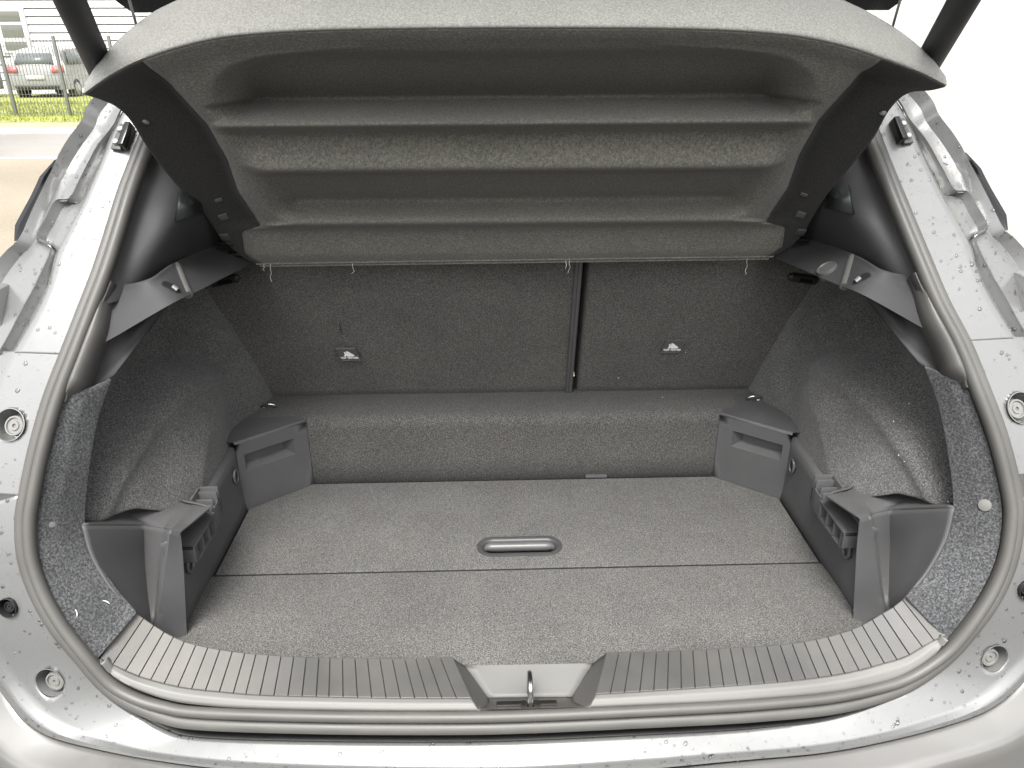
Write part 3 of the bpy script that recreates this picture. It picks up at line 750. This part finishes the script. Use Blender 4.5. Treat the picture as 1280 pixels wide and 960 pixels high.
    fa = [at_S(128,418,.03), at_S(108,462,.026), at_S(86,504,.022)]; fb = [at_S(165,402,.075), at_S(145,445,.062), at_S(114,487,.046)]; fc = [at_Y(218,372,1.03), at_Y(194,403,1.035), at_S(142,470,.062)]
    sheet('pillar_foot', loft([fx(fa), fx(fb), fx(fc)], 16, 12), 'pillar_plastic', pt, toward=inn)
    # half-round rib painting in the fold's highlight, cut-out with catch, small grey lens
    pts = [hit(ledge, 222+15*k/6, 330+37*k/6, bool(s)) for k in range(7)]
    finish('highlight_rib', tube_bm([p-n1*.003 for p, n1 in pts], [.0062]*7, 14), 'edge_plastic', ledge, 60)  # added rib, its lighter colour stands for the highlight on the fold
    q, qn = hit(ledge, 214, 359, bool(s)); M = frame_M(q, Vector((0,0,1)), qn)
    finish('catch_hole', prism_bm(stadium(0, 0, .013, .0075, .007, 6), -.004, .0008, M=M), 'matte_black', ledge)
    finish('catch_pin', tube_bm([M @ Vector((-.009,.0,.002)), M @ Vector((-.001,.0,.003))], .0032, 8), 'chrome_dull', ledge)
    pl = [hit(upp, x, y, bool(s)) for x, y in ((224,240),(218,276),(250,266),(246,246))]
    bm = bmesh.new(); bm.faces.new([bm.verts.new(p+n1*.003) for p, n1 in pl]); o = finish('luggage_lamp', bm, 'lens_grey', pt); md = o.modifiers.new('t', 'SOLIDIFY'); md.thickness = .006; md.offset = 0
    if s:
        q, qn = hit(ledge, 1034, 337); M = frame_M(q, Vector((0,0,1)), qn)
        prof_ = [(.0155,-.01),(.0155,.003),(.0148,.005),(.0135,.005),(.012,.0035),(.0002,.0038)]
        finish('round_button', grid_bm([[M @ Vector((r_*math.cos(2*math.pi*k/28), r_*math.sin(2*math.pi*k/28), z)) for k in range(28)] for r_, z in prof_], closed=True), 'handle_plastic', ledge, 40)
    # hinge-side bracket with two bolts on the painted flange
    c = M1(at_S(151, 172, -.002)); n = onorm(c); dirv = (M1(at_S(146,190,0))-M1(at_S(158,157,0))).normalized()
    M = frame_M(c, dirv, n)
    br = finish('stop_bracket', box_bm((-.022,-.008,-.002), (.021,.008,.003), bev=.002, M=M), 'edge_plastic', car)
    yy = .010 if (M @ Vector((0,.01,0))).x*sg < c.x*sg else -.010
    finish('stop_block', box_bm((-.02,min(yy*.6, yy*1.5),-.004), (.018,max(yy*.6, yy*1.5),.012), bev=.002, M=M), 'gloss_black', br)
    for d in (-.010,.011):
        finish('bolt', tube_bm([M @ Vector((d,0,.001)), M @ Vector((d,0,.007)), M @ Vector((d,0,.008))], [.0048,.0048,.004], 6), 'steel', br)
    # gas strut
    p0, p1 = at_Y(134,104,1.10), at_Y(76,-25,.90)
    e = p1+(p1-p0)*.5
    st = finish('gas_strut', tube_bm(fx([p0, p0.lerp(e,.01), p0.lerp(e,.99), e]), [.012,.0165,.0165,.012], 20), 'gloss_strut' if 'gloss_strut' in MAT else 'pillar_plastic', car, 60)
for s in (0, 1): side(s)
# outer side skins so that the tail is closed from the side, roof frame ahead of the opening
# ---- tailgate, open overhead
tg = empty('tailgate', (0, 1.3, .9)); tg.parent = car; tg.matrix_parent_inverse = Matrix.Translation(-root_loc(car))
def gate(u, v, d=0):
    """u across -1..1, v 0 at the hinge side .. 1 at the free end"""
    y = 1.22-.56*v; z = .845+.86*v+.03*math.sin(math.pi*v)
    hw = .60+.04*math.sin(math.pi*min(1, v*1.2))
    k = 1-.0*v
    return Vector((u*hw, y+.10*u*u*(1-v)*.0, z+d))
rows_b, rows_t = [], []
def gate_row(v, d, inset):
    out = []
    for i in range(41):
        u = -1+2*i/40
        p = gate(u*(1-inset), v, d); out.append(p)
    return out
# rounded outline at the hinge end
vsl = [0,.01,.03,.06,.1,.16,.25,.4,.6,.8,.95,1]
ins = lambda v: .09*(1-min(1, v/.12))**2.2
rows = [gate_row(v, .05, ins(v)+.03) for v in (.02,)] + [gate_row(v, 0, ins(v)) for v in vsl] + [gate_row(1.03, .06, .03)] + [gate_row(v, .11, ins(v)+.02) for v in vsl[::-1]]
bm = grid_bm(rows)
finish('gate_panel', bm, 'gloss_black', tg, 40)
box('gate_inner_trim', (-.42,.60,1.46), (.42,.72,1.52), 'pillar_plastic', tg, .01)
# roof edge and rear of the roof lining behind the shelf
box('roof_lining', (-.56,1.30,.90), (.56,2.4,.96), 'pillar_plastic', car, .01)
box('front_cabin', (-.62,2.2,-.1), (.62,2.25,.95), 'matte_black', car, 0)
for s in (-1, 1):
    box('quarter_side', (s*.72-.01,1.0,-.5), (s*.72+.01,2.4,.50), 'paint', car, .004)

# ================================================================== parcel shelf, raised on its cords
shelf = empty('parcel_shelf', (0, 1.28, .46), 'grey felt parcel shelf tilted up over the boot on two cords', 'parcel shelf')
H0 = Vector((0, 1.285, .452)); SD = Vector((0, -.70, .714)).normalized(); SNrm = Vector((0, -SD.z, SD.y)).normalized()   # underside normal
if SNrm.z > 0: SNrm = -SNrm
def on_shelf(px, py, d=0):
    v = ray(px, py); t = (H0+SNrm*d-CAMP).dot(SNrm)/v.dot(SNrm); return CAMP+v*t
EL = [(107,119),(124,124),(146,134),(164,152),(188,190),(216,226),(246,256),(263,278),(276,297),(292,312),(308,324),(326,331)]
ER = [(1181,109),(1164,113),(1134,117),(1112,137),(1092,172),(1062,210),(1036,240),(1018,268),(1004,292),(988,308),(974,316),(960,322)]
TOPE = [(107,119),(140,96),(180,76),(235,58),(300,46),(420,39),(640,36.5),(860,38),(980,45),(1050,58),(1100,74),(1145,91),(1181,109)]
PROF = [(36,0),(62,-.010),(66,-.016),(72,-.040),(127,-.104),(131,-.094),(151,.004),(157,.006),(165,-.026),(171,-.027),(208,.014),(213,.012),(219,-.020),(256,-.062),(261,-.054),(274,.006),(280,.005),(286,-.014),(291,-.013),(316,.006),(331,.004)]
NU, NV = 150, 190
top_c = crv([on_shelf(*q) for q in TOPE], NU)
el = crv([on_shelf(*q) for q in EL], NV); er = crv([on_shelf(*q) for q in ER], NV)
def core_half(y):   # half width of the proud centre field, as drawn on the shelf
    return table([(36,475),(75,450),(110,420),(155,378),(200,352),(240,338),(278,312),(283,300),(286,330),(331,320)], y)
def rec_half(y):    # half width of the two sunk fields
    if y < 150: return table([(58,190),(64,270),(70,318),(80,348),(95,364),(112,369),(126,366),(131,378),(155,360)], y)
    return table([(160,380),(170,360),(205,338),(214,322),(250,304),(262,296),(276,290),(290,400)], y)
KW = 24
def top_at(u):
    t = u*(NU-1); i = min(int(t), NU-2); return top_c[i].lerp(top_c[i+1], t-i)
def shelf_base(j, u):
    return el[j].lerp(er[j], u)+(top_at(u)-el[0].lerp(er[0], u))*(1-j/(NV-1))**1.15
def wing_u(j, sg):
    lo, hi = (0, .5) if sg < 0 else (.5, 1)
    for _ in range(22):
        mid = (lo+hi)/2; px, py = pix(shelf_base(j, mid)); out = abs(px-642) > core_half(py+(px-642)*.008)+12
        if (sg < 0) == out: lo = mid
        else: hi = mid
    return (lo+hi)/2
UL = [max(.012, wing_u(j, -1)) for j in range(NV)]; UR = [min(.988, wing_u(j, 1)) for j in range(NV)]
for _ in range(6):
    for U_ in (UL, UR): U_[1:-1] = [(a+b_*2+c)/4 for a, b_, c in zip(U_, U_[1:], U_[2:])]
rows = []
for j in range(NV):
    v = j/(NV-1); r_ = []
    for i in range(NU):
        if i <= KW: u = UL[j]*i/KW
        elif i >= NU-1-KW: u = UR[j]+(1-UR[j])*(i-(NU-1-KW))/KW
        else: u = UL[j]+(UR[j]-UL[j])*(i-KW)/(NU-1-2*KW)
        base = el[j].lerp(er[j], u)
        k = (1-v)**2.2
        # blend the straight rungs into the arched rear edge near the top
        p = shelf_base(j, u)
        px, py = pix(p)
        yc = py+(px-642)*.008
        cx = 642
        dx = abs(px-cx)
        ch = core_half(yc); rh = rec_half(yc)
        core = 1-smooth(ch-6, ch+26, dx)
        h = 0
        for dd, wgt in ((-4,.12),(-2,.23),(0,.3),(2,.23),(4,.12)): h += wgt*table(PROF, yc+dd)
        rim = -.006
        inside = 1-smooth(rh-22, rh+10, dx)
        h = rim+(h-rim)*inside if yc < 284 else h
        we = 1-i/KW if i <= KW else (1-(NU-1-i)/KW if i >= NU-1-KW else 0)
        wing = -.034*(1-we)*(1-.9*smooth(270,290,yc))
        hh = wing+(h-wing)*core
        hh *= smooth(0, .10, v)
        hh += .0007*noise.noise(Vector((p.x*25, p.y*25, p.z*25)))
        r_.append(p+Vector((0,-1,0))*hh)
    rows.append(r_)
# rear flange turns up and forward from the rear edge
rear = rows[0]
fl1 = [p+SNrm*-.001+SD*.004 for p in rear]
FD = -SNrm
wid = [.012+.085*math.sin(math.pi*min(1, max(0, i/(NU-1))))**.45 for i in range(NU)]
fl2 = [p+SD*.006+FD*.004 for p in rear]
FD2 = Vector((0,.93,.66))
fl3 = [p+SD*.008+FD*.004+FD2*(w_*.5) for p, w_ in zip(rear, wid)]
fl4 = [p+SD*.006+FD*.004+FD2*w_ for p, w_ in zip(rear, wid)]
def shelf_part(name, c0, c1, mat): return sheet(name, [r_[c0:c1+1] for r_ in rows], mat, shelf, thick=.006, toward=SNrm, ang=80)
shelf_part('shelf_underside', KW, NU-1-KW, 'shelf_felt')
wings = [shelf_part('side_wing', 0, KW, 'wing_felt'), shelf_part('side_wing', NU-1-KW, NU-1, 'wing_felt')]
fl = loft_lin([[p-SD*.001-SNrm*.0005 for p in rear], [p+SD*.004+SNrm*.0005 for p in rear], fl2, fl3, fl4], NU, (1,2,4,4))
sheet('rear_flange', fl, 'shelf_top_felt', shelf, thick=.004, toward=SD, ang=80)
# stitched hem line at the hinge edge, loose threads
hem = [rows[NV-5][i]+SNrm*.0008 for i in range(4, NU-4)]
finish('hem', tube_bm(hem, .0016, 6), 'shelf_felt', shelf, 80)
hem2 = [rows[NV-1][i]+SNrm*.0005 for i in range(2, NU-2)]
finish('hem', tube_bm(hem2, .0024, 6), 'shelf_felt', shelf, 80)
for x0, dy in ((330,8),(338,22),(441,13),(707,10),(712,16),(934,20)):
    p = on_shelf(x0, 330-(x0-330)*.012, .006); n_ = [p+Vector((random.uniform(-.001,.001)*k, -.001*k, -dy/950*1.3*k/4)) for k in range(5)]
    finish('thread', tube_bm(n_, .0004, 5), 'lint', shelf)
# pivot clips and small fittings on the wings, cords up to the tailgate
for side_pts in (((279,271,11,10),(281,296,11,12),(273,250,9,5)), ((1001,268,11,10),(1001,290,11,12),(1005,243,9,5))):
    for x, y, w_, h_ in side_pts:
        c, cn = hit(wings[x > 640], x, y); M = frame_M(c, Vector((1,0,0)), cn)
        a = w_/950*1.2/2; b_ = h_/950*1.3/2
        finish('pivot_clip', box_bm((-a,-b_,-.004), (a,b_,.002), bev=.0015, M=M), 'handle_plastic', shelf)
for pts in (((178,150),(186,154)), ((1100,142),(1108,140))):
    w_ = wings[pts[0][0] > 640]; a, b_ = hit(w_, *pts[0])[0], hit(w_, *pts[1])[0]
    finish('cord_knot', tube_bm([a, a.lerp(b_,.5), b_], [.002,.0035,.002], 8), 'chrome_dull', shelf)
for (x0, y0, x1, y1) in ((174,36,160,-6), (1114,32,1127,-6)):
    a, b_ = at_Y(x0, y0+8, 1.06), at_Y(x1, y1, 1.00)
    b_ = b_+(b_-a)*.6
    finish('lift_cord', tube_bm([a, b_], .0017, 8), 'cord', shelf)
for x, y in ((283,304),(296,318),(1002,300),(990,314)):
    c = on_shelf(x, y, -.005); finish('pivot_pin', tube_bm([c+Vector((-.012,0,0)), c+Vector((.012,0,0))], .005, 10), 'gloss_black', shelf)

# ================================================================== cargo floor boards
FX = .5065
seam = 1.0375
def board(name, poly, label):
    o = finish(name, prism_bm(poly, -.022, 0, bev=.0015, seg=2), 'carpet', None, 40)
    return tag(o, label, 'floor board', 'carpeted boot floor boards')
hc = at_Z(649.5, 683, 0); HW, HH = .0735, .027
far = [(-FX,seam),(FX,seam),(FX,1.234),(.403,1.320),(-.403,1.320),(-FX,1.234)]
near_front = [p for p in crv([at_Z(x, y, 0) for x, y in ((212,800),(237,808),(281,815),(325,820),(400,824),(500,825),(581,832),(660,831),(741,829),(830,815),(900,812),(985,806),(1031,798),(1074,785))], 50)]
near_poly = [(-FX-.006,seam-.0042),(-.524,.92),(-.534,.885)]+[(p.x, p.y-.002) for p in near_front]+[(FX+.008,.89),(FX+.003,seam-.0042)]
board('cargo_floor_board', near_poly[::-1], 'grey carpet floor board nearest the ribbed sill, without a handle')
hs_ = finish('seam_shade_strip', box_bm((-FX-.004,seam-.007,-.012), (FX+.002,seam+.004,-.0012)), 'matte_black', bpy.data.objects['cargo_floor_board'])  # black strip stands for the fold shadow between the boards
# far board with an opening for the handle
bm = bmesh.new()
st = stadium(hc.x, hc.y, HW, HH, HH, 8)
outer = [bm.verts.new((x, y, 0)) for x, y in far]; ie = [bm.verts.new((x, y, 0)) for x, y in st]
es = [bm.edges.new((outer[i], outer[(i+1) % len(outer)])) for i in range(len(outer))]
ei = [bm.edges.new((ie[i], ie[(i+1) % len(ie)])) for i in range(len(ie))]
bmesh.ops.triangle_fill(bm, use_beauty=True, edges=es+ei)
for f in list(bm.faces):
    if f.normal.z < 0: f.normal_flip()
top_es = [e for e in bm.edges if e.is_boundary]
g = bmesh.ops.extrude_edge_only(bm, edges=top_es)
for v in g['geom']:
    if isinstance(v, bmesh.types.BMVert): v.co.z = -.022
rim_e = [e for e in bm.edges if all(abs(v.co.z) < 1e-6 for v in e.verts) and any(abs(f.normal.z) < .5 for f in e.link_faces) and (e.verts[0].co.xy-hc.xy).length > .1]
fb = finish('cargo_floor_board', bm, 'carpet', None, 40, bev=.0015)
fb.modifiers['edges'].segments = 3
tag(fb, 'grey carpet floor board with a recessed grab handle, in front of the step', 'floor board', 'carpeted boot floor boards')
# handle: bezel, bar, well
def ring_rows(prof_, n=8):
    rows = []
    for ins_, z in prof_: rows.append([Vector((x, y, z)) for x, y in stadium(hc.x, hc.y, HW-ins_, HH-ins_, HH-ins_, n)])
    return rows
bz = finish('handle_bezel', grid_bm(ring_rows([(-.0015,-.002),(-.001,.0014),(.0015,.0022),(.007,.0018),(.0095,-.001),(.011,-.006),(.012,-.022)]), closed=True), 'bezel_plastic', fb, 50)
bm = bmesh.new(); prism_bm(stadium(hc.x, hc.y, HW-.01, HH-.01, HH-.0101, 6), -.034, -.024, bm); finish('handle_well', bm, 'carpet', bz)
bar = []
for i in range(25):
    x = -(HW-.013)+2*(HW-.013)*i/24; e = min(1, (HW-.013-abs(x))/.006)
    bar.append((hc.x+x, hc.y+.0085, -.0065-.004*(1-e)))
finish('handle_bar', tube_bm(bar, [.0082*(.6+.4*min(1, min(i, 24-i)/2)) for i in range(25)], 16), 'handle_plastic', bz, 60)

# ---- lint on felt and carpet
LINT = [(96,766,'l'),(133,752,'l'),(1136,505,'w'),(1117,527,'w'),(1124,569,'p'),(1131,577,'p'),(1185,627,'w'),(828,497,'s'),(773,472,'b'),(857,440,'b')]
def cast(px, py):
    dg = bpy.context.evaluated_depsgraph_get()
    ok, loc, nn, *_ = scene.ray_cast(dg, CAMP, ray(px, py).normalized())
    return loc, nn
bpy.context.view_layer.update()
for i, (x, y, k) in enumerate(LINT):
    loc, nn = cast(x, y)
    if loc is None: continue
    L_ = .010 if k == 'l' else .0028
    d1 = nn.orthogonal().normalized(); d2 = nn.cross(d1); a_ = random.uniform(0, 6.28)
    bm = tube_bm([loc+nn*.0008+(d1*math.cos(a_+.2*t)+d2*math.sin(a_+.2*t))*L_*t*.5 for t in (-1,-.5,0,.5,1)], [.0003,.0007,.0009,.0006,.0003], 6)
    o = finish('lint_speck', bm, 'lint', None, 60)
    lb = {'p': 'one of two lint specks lying close together on the right wheel arch lining', 'l': 'white lint strand on the felt end lining beside the left sill end', 'w': 'tiny white lint speck on the right wheel arch lining', 's': 'tiny white lint speck on the carpet step below the seats', 'b': 'tiny white lint speck on the right seat back'}[k]
    if (x, y) == (857,440): lb = 'white crumb right beside the tether tag on the right seat back'
    lb = {(96,766): 'white lint strand on the felt end lining closest to the left seal', (133,752): 'white lint strand on the felt end lining beside the left sill trim end', (1136,505): 'tiny white lint speck highest on the right wheel arch lining', (1185,627): 'tiny white lint speck at the rear edge of the right wheel arch lining', (1117,527): 'tiny white lint speck standing alone in the middle of the right wheel arch lining', (773,472): 'faint lint speck low on the right seat back near the split'}.get((x, y), lb)
    tag(o, lb, 'lint', 'lint specks in the boot')

# ================================================================== rain drops on the paint
bm = bmesh.new()
for o, cnt in DROPS:
    me = o.data; polys = [p for p in me.polygons if p.area > 1e-8]
    tot = [0]
    for p in polys: tot.append(tot[-1]+p.area)
    import bisect
    for _ in range(cnt):
        k = bisect.bisect_left(tot, random.random()*tot[-1])-1; p = polys[max(0, k)]
        vs_ = [me.vertices[i].co for i in p.vertices]; ws_ = [random.random()+.05 for _ in vs_]; sm = sum(ws_)
        c = sum((v*w_ for v, w_ in zip(vs_, ws_)), Vector())/sm; n = p.normal
        if n.y > .3 or c.z < -.2: continue
        r_ = random.choice((.0006,.0007,.0008,.0009,.001,.0012,.0014,.0018,.0023))*random.uniform(.8,1.2)
        x = n.orthogonal().normalized(); y = n.cross(x); st_ = random.uniform(1,1.5); rot = random.uniform(0, 6.28)
        rings = []
        for h_, rr_ in ((-.02,1),(.28,.92),(.5,.62)):
            rings.append([bm.verts.new(c+(x*math.cos(rot+2*math.pi*q/9)*st_+y*math.sin(rot+2*math.pi*q/9))*r_*rr_+n*r_*h_) for q in range(9)])
        tp = bm.verts.new(c+n*r_*.6)
        for a, b_ in zip(rings, rings[1:]):
            for q in range(9): bm.faces.new((a[q], a[(q+1) % 9], b_[(q+1) % 9], b_[q]))
        for q in range(9): bm.faces.new((rings[2][q], rings[2][(q+1) % 9], tp))
        bm.faces.new(rings[0][::-1])
me = bpy.data.meshes.new('rain_drops'); 
for f in bm.faces: f.smooth = True
bm.to_mesh(me); bm.free(); me.materials.append(MAT['water'])
o = bpy.data.objects.new('rain_drops', me); COL.objects.link(o)
tag(o, 'rain drops beaded all over the silver white paint', 'water drops', kind='stuff')

# ================================================================== SURROUNDINGS
def ground_mat(name, c1, c2, scale):
    mt, nt, b = node_mat(name)
    n1 = tex(nt, 'ShaderNodeTexNoise', scale, 5, rough=.7); n2 = tex(nt, 'ShaderNodeTexNoise', .5, 3)
    r1 = ramp(nt, n1.outputs[0], [(.3, c1), (.7, c2)]); r2 = ramp(nt, n2.outputs[0], [(.3, (.85,)*3), (.7, (1.1,)*3)])
    nt.links.new(mix(nt, r1.outputs[0], r2.outputs[0], 1, 'MULTIPLY'), b.inputs['Base Color']); b.inputs['Roughness'].default_value = .85
    bump(nt, n1.outputs[0], b, .4, .01)
ground_mat('asphalt_tan', (.17,.142,.104), (.26,.222,.17), 40)
ground_mat('dark_ground', (.035,.034,.033), (.06,.058,.055), 40)
ground_mat('asphalt_grey', (.17,.16,.15), (.215,.204,.19), 30)
ground_mat('grass', (.15,.17,.03), (.27,.29,.07), 20)
ground_mat('verge', (.22,.19,.11), (.33,.30,.20), 8)
ground_mat('concrete', (.34,.33,.30), (.42,.41,.38), 10)
plastic('siding', (.55,.55,.54), .6, 0, dirt=.04)
plastic('siding_gap', (.2,.2,.2), .7, 0)
plastic('pane', (.13,.135,.115), .1, 0)
plastic('fence_wire', (.12,.125,.12), .6, 0)
plastic('render_white', (.82,.82,.79), .8, 0, dirt=.03)
plastic('far_paint', (.24,.24,.24), .3, 0, coat=.5)
plastic('far_glass', (.10,.11,.11), .1, 0)
plastic('tail_red', (.45,.12,.12), .3, 0)
plastic('tyre', (.045,.045,.045), .8, 0)
plastic('plate', (.7,.7,.66), .5, 0)
def flat(name, x0, x1, y0, y1, z, mat, label=None):
    bm = bmesh.new(); bm.faces.new([bm.verts.new(p) for p in ((x0,y0,z),(x1,y0,z),(x1,y1,z),(x0,y1,z))])
    o = finish(name, bm, mat); o['kind'] = 'structure'; 
    if label: o['label'] = label; o['category'] = name.replace('_', ' ')
    return o
gd = lambda y: 1.52/math.tan(PITCH+math.atan((y-480)/F))      # ground distance of a level line
Yl, Yr, Yg, Yf = gd(193), gd(163), gd(154), gd(146)
flat('ground', -200, 200, -60, 300, GZ-.008, 'concrete', 'pale concrete ground reaching to the horizon')
flat('car_park', -60, 60, 2.5, Yl, GZ, 'asphalt_tan', 'tan asphalt apron the car is parked on')
flat('unseen_dark_ground', -60, 60, -40, 2.5, GZ-.002, 'dark_ground', 'unseen dark ground added to cut light bounced up into the boot')  # out of view, added dark to cut light bouncing up under the shelf
flat('road', -80, 80, Yl+.05, Yr, GZ-.003, 'asphalt_grey', 'pale grey asphalt road beyond the apron')
o = flat('road_line', -80, 80, Yl-.04, Yl+.08, GZ+.004, 'render_white', 'thin white painted line along the road edge')
k = finish('kerb', box_bm((-60,Yr,GZ-.1), (60,Yr+.18,GZ+.10), bev=.01), 'concrete'); tag(k, 'low concrete kerb along the far road edge', 'kerb', kind='structure')
flat('verge', -60, 60, Yr+.15, Yg+.4, GZ+.085, 'verge', 'dry tan verge between kerb and fence')
flat('parking_apron', -60, 60, Yf+9, Yf+40, GZ+.02, 'concrete', 'pale parking area behind the fence')
# grass strip with blades
flat('lawn', -60, 60, Yg, Yf+9.5, GZ+.09, 'grass', 'bright green lawn strip behind the verge')
bm = bmesh.new()
for _ in range(9000):
    x = random.uniform(-18, -4); y = random.uniform(Yg, Yf+5); h_ = random.uniform(.03,.09); a = random.uniform(0, 3.14); dx, dy = math.cos(a)*.012, math.sin(a)*.012
    bm.faces.new([bm.verts.new(p) for p in ((x-dx,y-dy,GZ+.09),(x+dx,y+dy,GZ+.09),(x+random.uniform(-.03,.03),y+random.uniform(-.03,.03),GZ+.09+h_))])
o = finish('grass', bm, 'grass'); tag(o, 'short grass blades on the lawn below the fence', 'grass', kind='stuff')
# wire mesh fence
fn = empty('mesh_fence', (-10, Yf, GZ+.09), 'grey wire mesh fence with slim posts behind the road', 'fence')
FZ0, FZ1 = GZ+.10, at_Y(68, 47, Yf).z
xs0, xs1 = at_Y(77, 95, Yf).x, at_Y(6, 85, Yf).x; sp = abs(xs0-xs1)
for k in range(-1, 8):
    x = xs0-sp*k if k >= 0 else xs0+sp
    finish('post', box_bm((x-.03,Yf-.03,FZ0-.05), (x+.03,Yf+.03,FZ1+.04), bev=.004), 'fence_wire', fn)
bm = bmesh.new(); X0, X1 = xs0-sp*7, xs0+sp
x = X0
def wire(lo, hi): box_bm(lo, hi, bm)
while x < X1: wire((x-.006,Yf+.036,FZ0), (x+.006,Yf+.042,FZ1)); x += .075
z = FZ0+.05
while z < FZ1: wire((X0,Yf+.043,z-.004), (X1,Yf+.051,z+.004)); z += .2
o = finish('wire_mesh', bm, 'fence_wire', fn); o['kind'] = 'stuff'
# white clapboard building with windows
BY = Yf+16
bld = empty('clapboard_building', (-20, BY, GZ), 'white clapboard building with tall windows beyond the fence', 'building')
bz0 = GZ; bh = .30
yx = lambda x: at_Y(x, 40, BY).x
wl0, wl1 = yx(3), yx(33)
for i in range(26):
    z0 = bz0+i*bh
    bm = bmesh.new(); box_bm((-45,BY,z0), (6,BY+.08,z0+bh-.05), bm)
    for v in bm.verts:
        if v.co.z < z0+.01: v.co.y -= .03
    finish('board', bm, 'siding', bld)
box('wall_core', (-45,BY+.05,bz0), (6,BY+6,bz0+26*bh), 'siding_gap', bld, 0)
def wz(y): return at_Y(20, y, BY).z
for dx in (0, -4.2, -8.4):
    fr = box('window_frame', (wl0+dx-.12,BY-.12,wz(66)), (wl1+dx+.12,BY+.02,wz(8)), 'siding', bld, .01)
    for (ya, yb) in ((14,27),(31,47),(52,63)):
        box('pane', (wl0+dx+.05,BY-.14,wz(yb)), (wl1+dx-.05,BY-.115,wz(ya)), 'pane', fr, .004)
# white rendered wall on the right
ww = empty('white_wall', (3.2, 6, GZ), 'plain white rendered wall alongside the car on the right', 'wall')
box('wall_face', (3.0,1.2,GZ-.05), (3.3,26,GZ+3.6), 'render_white', ww, .02)
box('wall_coping', (2.95,1.15,GZ+3.6), (3.35,26.05,GZ+3.7), 'render_white', ww, .01)
# parked hatchbacks behind the fence (seen from the rear quarter)
def parked(px, label, rot, Y, k=1.0):
    p = at_Y(px, 110, Y); pc = empty('parked_car', (p.x, Y, GZ+.02), label, 'car', 'cars parked behind the fence')
    Mx = Matrix.Translation((p.x, Y, GZ+.02)) @ Matrix.Rotation(R(rot), 4, 'Z')
    # side profile (y along the car from the tail, z), lofted across with tumblehome
    prof_ = [(0.0,.30),(-.04,.55),(0.0,.78),(.04,.98),(.22,1.30),(.42,1.46),(.9,1.52),(1.7,1.50),(2.35,1.32),(2.95,1.0),(3.6,.92),(4.05,.78),(4.12,.5),(4.05,.28)]
    bm = bmesh.new(); rows = []
    for x in (-1,-.94,-.8,-.4,0,.4,.8,.94,1):
        r_ = []
        for y, z in prof_:
            tum = .88-.20*smooth(.95,1.45,z); e = (1-abs(x))**.5
            yy = y+(.10*abs(x)**3 if y < 1 else -.2*abs(x)**3 if y > 3 else 0); zz = z-(.05*abs(x)**4 if z > 1.2 else 0)
            r_.append(Mx @ Vector((x*tum, yy, zz)))
        rows.append(r_)
    grid_bm(rows, bm); bm.faces.new([v for v in bm.verts][:len(prof_)]); bm.verts.ensure_lookup_table(); bm.faces.new([bm.verts[i] for i in range(len(prof_)*8, len(prof_)*9)])
    finish('body', bm, 'far_paint', pc, 40)
    def slab(name, pts, mat, th=.02, par=pc):
        bm = bmesh.new(); bm.faces.new([bm.verts.new(Mx @ Vector(q)) for q in pts]); o = finish(name, bm, mat, par)
        md = o.modifiers.new('t', 'SOLIDIFY'); md.thickness = th; md.offset = 0; return o
    slab('rear_window', ((-.58,.075,1.04),(.58,.075,1.04),(.50,.26,1.34),(-.50,.26,1.34)), 'far_glass', .03)
    for sx in (-1, 1):
        slab('side_window', ((sx*.845,.55,1.02),(sx*.845,2.5,1.02),(sx*.72,2.0,1.38),(sx*.71,.8,1.40)), 'far_glass', .03)
        slab('tail_lamp', ((sx*.50,-.005,.80),(sx*.84,.09,.80),(sx*.82,.13,.97),(sx*.52,.03,.97)), 'tail_red', .05)
        for yy in (.72, 3.3):
            c = Vector((sx*.80, yy, .31))
            wh = finish('wheel', tube_bm([Mx @ (c-Vector((sx*.1,0,0))), Mx @ (c-Vector((sx*-.06,0,0))), Mx @ (c-Vector((sx*-.085,0,0)))], [.31,.31,.28], 24), 'tyre', pc, 40)
            finish('rim', tube_bm([Mx @ (c+Vector((sx*.08,0,0))), Mx @ (c+Vector((sx*.098,0,0)))], [.2,.17], 10), 'chrome_dull', wh)
    slab('number_plate', ((-.27,-.05,.60),(.27,-.05,.60),(.27,-.03,.72),(-.27,-.03,.72)), 'plate', .02)
    slab('bumper_insert', ((-.62,-.02,.32),(.62,-.02,.32),(.66,-.05,.42),(-.66,-.05,.42)), 'tyre', .04)
    return pc
parked(48, 'pale hatchback seen from its rear quarter behind the mesh fence', 4, Yf+7.0)
parked(-28, 'pale car cut by the left picture edge, showing one wheel', 62, Yf+7.0)
